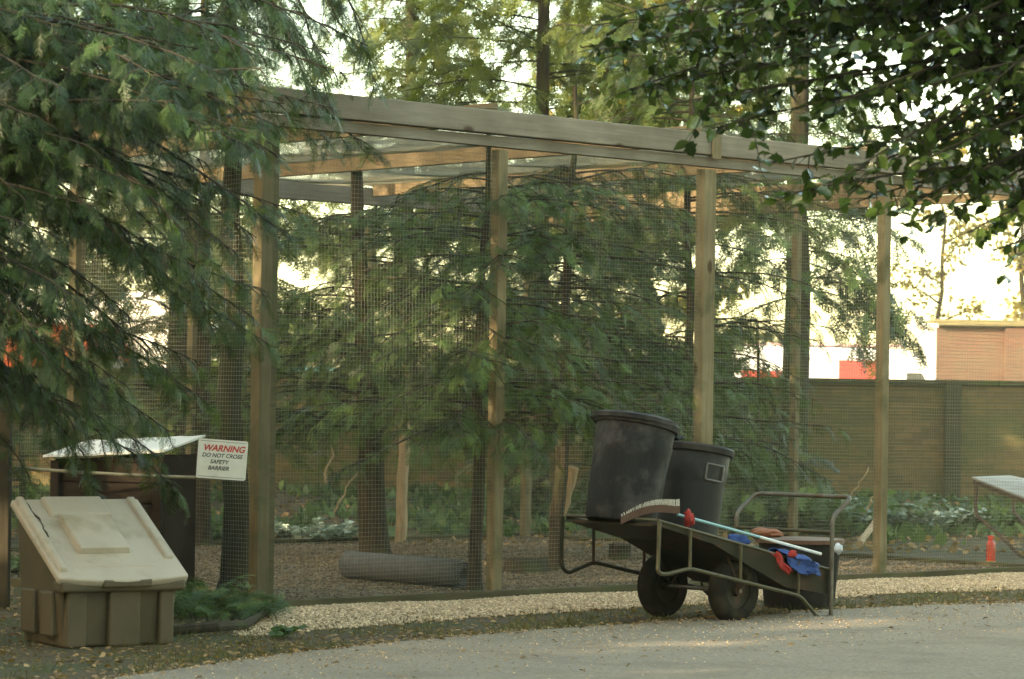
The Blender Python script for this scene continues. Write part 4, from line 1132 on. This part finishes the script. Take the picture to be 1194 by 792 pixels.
v, T, h = vehicle('red_van', loc, R(8), vanp, 1.9, red_v, 'red orange van parked beyond the wall at the left edge', 'van', (-1.5, 1.5), [[(.35, 1.35), (1.45, 1.35), (1.05, 1.95), (.35, 1.95)]])
MB(T).box((-1.9, -h-.012, 1.42), (-.1, -h-.002, 1.62)).build('side_panel', paint('grey_blue_panel', (.2, .25, .27)), v)
MB(T).add([(1.80,-h*.85,1.16),(1.80,h*.85,1.16),(1.29,h*.8,1.93),(1.29,-h*.8,1.93)], [(0,1,2,3)]).build('windscreen', glass, v)
loc = Vector(((150-CX)/F*50, 50, 0))
truckp = [(-2.6, .5), (2.6, .5), (2.6, 1.3), (2.4, 2.2), (1.5, 2.3), (1.45, 3.15), (-2.6, 3.15)]
v, T, h = vehicle('white_truck', loc, R(4), truckp, 2.1, white_v, 'white box truck parked beyond the wall behind the left conifer', 'truck', (-1.7, 1.8), [[(1.6, 1.45), (2.35, 1.45), (2.2, 2.05), (1.6, 2.05)]])
MB(T).box((-2.5, -h-.01, .75), (1.4, -h-.002, .9)).build('side_rail', steel, v)
carp = [(-2.0, .28), (2.0, .28), (2.08, .6), (1.9, .82), (1.0, .95), (.45, 1.40), (-.9, 1.42), (-1.6, .98), (-2.0, .9)]
cl = [(x, z*1.35) for x, z in carp]
loc = Vector(((352-CX)/F*48, 48, 0))
v, T, h = vehicle('teal_car', loc, R(12), cl, 1.7, teal_v, 'pale teal car roof and windscreen showing over the wall between the first two posts', 'car', (-1.3, 1.3), [[(-.8, 1.35), (.35, 1.35), (.25, 1.82), (-.7, 1.82)]])
MB(T).add([(.98,-h*.85,1.31),(.98,h*.85,1.31),(.50,h*.75,1.86),(.50,-h*.75,1.86)], [(0,1,2,3)]).build('windscreen', paint('pale_glass', (.45,.5,.5)), v)
loc = Vector(((985-CX)/F*58, 58, 0))
red_s = paint('red_stripe_paint', (.42, .06, .05))
ambp = [(-2.3, .3), (2.15, .3), (2.2, 1.0), (1.7, 1.75), (1.35, 2.35), (1.0, 2.5), (-2.3, 2.55)]
v, T, h = vehicle('white_van', loc, R(6), ambp, 2.0, white_v, 'white van with red side panels parked beyond the wall at the right', 'van', (-1.5, 1.45), [[(1.0, 1.45), (1.65, 1.45), (1.3, 2.05), (1.0, 2.05)]], stripe=([(-2.28, 1.9), (-1.2, 1.9), (-1.2, 2.05), (-2.28, 2.05)], red_s))
MB(T).box((-.35, -h-.014, 1.78), (.55, -h-.002, 2.28)).build('side_panel', red_s, v)
MB(T).box((-2.2, -h*.8, 2.552), (1.0, h*.8, 2.60)).build('roof_strip', paint('pink_roof_strip', (.65, .4, .38)), v)
# brick outbuilding and pale gate pillar
bl = Vector(((1088-CX)/F*64, 64, 0))
bld = thing('brick_outbuilding', bl, 'weathered red brick outbuilding beyond the wall at the right edge', 'building')
rb2 = wm.copy(); rb2.name = 'pink_brick'
for nd in rb2.node_tree.nodes:
    if nd.bl_idname == 'ShaderNodeTexBrick':
        nd.inputs['Color1'].default_value = (.13, .060, .040, 1); nd.inputs['Color2'].default_value = (.085, .045, .032, 1); nd.inputs['Mortar'].default_value = (.12, .095, .07, 1)
    if nd.bl_idname == 'ShaderNodeMix': nd.inputs[7].default_value = (.12, .085, .055, 1)
rb2_old = pm('red_brickwork', (.11, .062, .042), (.08, .05, .035), scale=9, rough=.95, stretch=(1, 1, 3), c3=(.12, .095, .065), s3=.9, t3=(.42, .6), bump=.3)
zb = EYE + (HY-(380-7))*64/F
MB().box((bl.x+.0, 64, 0), (bl.x+1.55, 66, zb)).box((bl.x+1.552, 63.85, 0), (bl.x+7, 66, zb-.02)).build('wall', rb2, bld)
MB().box((bl.x-.05, 63.75, zb+.001), (bl.x+7.1, 66.1, zb+.14)).build('roof_edge', pm('lichen_roof', (.20, .17, .09), (.13, .12, .06), scale=4, rough=.95), bld, bevel=.02)
MB().box((bl.x-.02, 63.9, 1.60), (bl.x+7, 63.995, 1.68)).build('ledge', rb2, bld)
pl = Vector(((1080-CX)/F*61, 61, 0)); 
pil = thing('gate_pillar', pl, 'pale rendered gate pillar between the van and the brick outbuilding', 'pillar')
cream = pm('cream_render', (.78, .74, .62), (.70, .66, .54), scale=3, rough=.8)
zp = EYE + (HY-(383-7))*61/F
MB(Matrix.Translation(pl)).box((-.17, -.17, 0), (.17, .17, zp)).build('shaft', cream, pil, bevel=.01)
MB(Matrix.Translation(pl)).box((-.21, -.21, zp+.001), (.21, .21, zp+.09)).build('cap', cream, pil, bevel=.02)
# ------------------------------------------------------------------ GROUND PLANTS
def clump(base, n, h, spread, mat, label, name='fern', cat='plant', seed=0, size=(.05, .10), tm=None, kind=None, group=None):
    r = random.Random(seed); base = Vector(base); out = []
    root = thing(name, base, label, cat, group); st = MB()
    for i in range(n):
        a = r.uniform(0, 6.28); rad = spread*math.sqrt(r.random())*.5; p = base + Vector((math.cos(a)*rad, math.sin(a)*rad, 0))
        bp = branch_path(p, Vector((math.cos(a)*.5, math.sin(a)*.5, 1)), h*r.uniform(.6, 1.15), 1.3, 7, r, .1)
        st.tube(bp, [.004, .004, .0035, .003, .003, .0025, .002, .0015], n=3, cap=False)
        for k in range(1, 8):
            for s in (-1, 1):
                d = (bp[k]-bp[k-1]).normalized(); sd = d.cross(Vector((0, 0, 1))).normalized()*s
                out.append((bp[k], sd+d*.6+Vector((0, 0, r.uniform(-.4, .3))), r.uniform(*size), r.random()))
    st.build('stems', M['twig'], root); leaves_from(out, 'leaves', M[mat], tm or LEAF, root, seed=seed)
    return root
clump(ground(246, 722), 26, .26, .6, 'fern', 'low green fern beside the mossy trunk behind the fallen branch', seed=1, tm=SPR, size=(.09, .14))
clump(ground(218, 716), 22, .34, .4, 'fern', 'green leafy plant tucked against the right side of the grit bin', seed=2, tm=SPR, size=(.09, .15))
clump(ground(298, 712), 12, .16, .3, 'fern', 'small green tuft growing at the foot of the corner post', seed=3, size=(.04, .07))
clump(ground(322, 745), 6, .13, .12, 'fern', 'single upright green weed on the edge of the gravel strip', seed=4, size=(.03, .06))
clump((-1.9, 27.6, .02), 46, .28, 1.0, 'pale', 'patch of pale leafed plants behind the left back corner of the aviary', seed=5, size=(.06, .1), name='pale_plant')
clump((-2.9, 27.0, .02), 30, .30, .7, 'fern', 'green ferny plant behind the corner post at the left', seed=6, size=(.07, .12))
clump((4.15, 30.5, .1), 44, .42, 1.1, 'pale', 'pale blue green shrub before the wall near the garden table', seed=7, size=(.06, .11), name='pale_shrub', cat='shrub')
clump((3.5, 30.2, .1), 50, .5, 1.2, 'fern', 'leafy green shrub before the wall behind the fourth front post', seed=8, size=(.07, .12), name='green_shrub', cat='shrub')
clump((5.2, 30.8, .1), 46, .45, 1.2, 'fern', 'leafy green shrub behind the garden table', seed=9, size=(.07, .12), name='green_shrub', cat='shrub')
clump((2.5, 30.6, .1), 46, .45, 1.2, 'fern', 'spreading green plant behind the barrow handle', seed=10, size=(.06, .11), name='green_shrub', cat='shrub')
clump((-3.6, 21.8, .02), 36, .3, .9, 'fern', 'ground plant behind the storage chest', seed=12, size=(.05, .09))
# ground cover along the bank
pts = []; rr = random.Random(8)
for i in range(9000):
    y = rr.uniform(28.6, 35.8); x = rr.uniform(-.2, .2)*y
    if mnoise.noise(Vector((x*.9, y*.7, 4))) < -.05: continue
    pts.append((x, y, ground_h(x, y)+.01))
scatter('ground_cover', pts, (.06, .17), M['fern'], LEAF, 'low leafy ground cover and ivy on the bank before the brick wall', 'ground cover', 9, up=True)
pts = []
for i in range(3500):
    y = rr.uniform(27, 35.8); x = rr.uniform(-.2, .2)*y; pts.append((x, y, ground_h(x, y)+.03))
scatter('bank_litter', pts, (.04, .10), M['straw'], LEAF, 'dead leaves scattered over the bank before the brick wall', 'leaves', 10, tilt=.5)
# dry stems leaning on the bank
r_ = random.Random(12)
for i, (x0, y0, x1, y1, d) in enumerate(((1005, 600, 1030, 560, 30), (985, 590, 1012, 545, 31), (378, 566, 398, 470, 28), (390, 600, 420, 540, 28.5))):
    log('dry_stem', at(x0, y0, d), at(x1, y1, d), .012, .006, pale_wood, ['pale dry stem leaning before the wall left of the fourth front post', 'second thin dry stem crossing just above the leaning one', 'thin upright dry stem behind the leaning trunk', 'short dry stem beside the base of the leaning trunk'][i], 'stem', 60+i, .03)
# log edging of the bed behind
a, b = ground(318, 634), ground(745, 622)
# ------------------------------------------------------------------ unseen trees added around the camera to keep the place in shade
wl_ = []
for k in range(-4, 7): wl_.append((-12+.57*2.7*k, 10.9-.82*2.7*k, 1.0+.12*(k % 3), k*1.3))
for k in range(-5, 8): wl_.append((-17.5+.57*3.1*k, 7.5-.82*3.1*k, 1.35+.1*(k % 2), k*2.1+1))
wl_ += [(-7.6, 7.6, .9, 2.9), (-5.6, 3.6, .9, 1.2), (-9.8, 29, 1.25, 2.0), (-12.5, 33, 1.3, .4), (-9.6, 24, 1.15, 3.1), (-13.5, 27, 1.3, 4.4), (6.5, 3, 1.1, .4), (9.5, 9, 1.2, 2.2), (11, 16, 1.2, 4.0), (3.5, -4, 1.2, 5.1), (13, 24, 1.3, 1.0)]
for i, (x, y, s, a) in enumerate(wl_):
    c = copy_tree(far_proto); c.location = (x, y, 0); c.scale = (s, s, s*1.1); c.rotation_euler.z = a
    c['label'] = 'bushy tree added out of view to shade the path and aviary'; c['group'] = 'unseen trees added for shade'

# ------------------------------------------------------------------ LIGHT
w = bpy.data.worlds.new('World'); sc.world = w; w.use_nodes = True; nt = w.node_tree
sky = nt.nodes.new('ShaderNodeTexSky'); sky.sky_type = 'NISHITA'; sky.sun_disc = False
SUN_EL = R(17); sdir = Vector((-.82, -.57, 0)).normalized()       # horizontal direction towards the sun
sky.sun_elevation = SUN_EL; sky.sun_rotation = math.atan2(sdir.x, sdir.y)
sky.air_density = 1.0; sky.dust_density = 1.6; sky.ozone_density = 1.5
mx = nt.nodes.new('ShaderNodeMix'); mx.data_type = 'RGBA'; mx.blend_type = 'MULTIPLY'; mx.inputs[0].default_value = 1
nt.links.new(sky.outputs[0], mx.inputs[6]); mx.inputs[7].default_value = (1.17, 1.0, .65, 1)
nt.links.new(mx.outputs[2], nt.nodes['Background'].inputs[0]); nt.nodes['Background'].inputs[1].default_value = .15
sd = bpy.data.lights.new('sun', 'SUN'); sd.energy = 2.0; sd.angle = R(.53); sd.color = (1, .80, .52)
so = bpy.data.objects.new('sun', sd); COL.objects.link(so)
v = Vector((sdir.x*math.cos(SUN_EL), sdir.y*math.cos(SUN_EL), math.sin(SUN_EL)))
so.rotation_euler = v.to_track_quat('Z', 'Y').to_euler(); so.location = (-8, -6, 12)

# ------------------------------------------------------------------ HAZE, added to lift the dark tones
hm_, nt, b_ = newmat('haze'); nt.nodes.remove(b_)
pv = nt.nodes.new('ShaderNodeVolumePrincipled'); pv.inputs['Density'].default_value = .0004; pv.inputs['Color'].default_value = (.95, .95, .85, 1); pv.inputs['Anisotropy'].default_value = .2
nt.links.new(pv.outputs[0], nt.nodes['Material Output'].inputs['Volume'])
hz = MB().box((-45, -25, -1.2), (45, 112, 16)).build('haze', hm_, None); tag(hz, 'faint pale haze volume added to lift the dark tones', 'haze', kind='stuff')
# ------------------------------------------------------------------ CAMERA
cd = bpy.data.cameras.new('camera'); cd.sensor_width = 36; cd.lens = F/1194*36; cd.clip_end = 2000; cd.clip_start = .2
cd.shift_y = (HY-396)/1194
cam = bpy.data.objects.new('camera', cd); COL.objects.link(cam)
cam.matrix_world = Matrix.Translation((0, 0, EYE)) @ Matrix.Rotation(R(90), 4, 'X') @ Matrix.Rotation(math.atan(ROLL), 4, 'Z')
cd.dof.use_dof = True; cd.dof.focus_distance = 18.6; cd.dof.aperture_fstop = 5.6
sc.camera = cam
vs_ = sc.view_settings; vs_.view_transform = 'Standard'; vs_.look = 'None'; vs_.gamma = 1; vs_.exposure = 3.05
sc.cycles.max_bounces = 6; sc.cycles.diffuse_bounces = 3; sc.cycles.transmission_bounces = 4; sc.cycles.use_denoising = True; sc.cycles.denoising_prefilter = 'ACCURATE'
sc.cycles.sample_clamp_indirect = 6
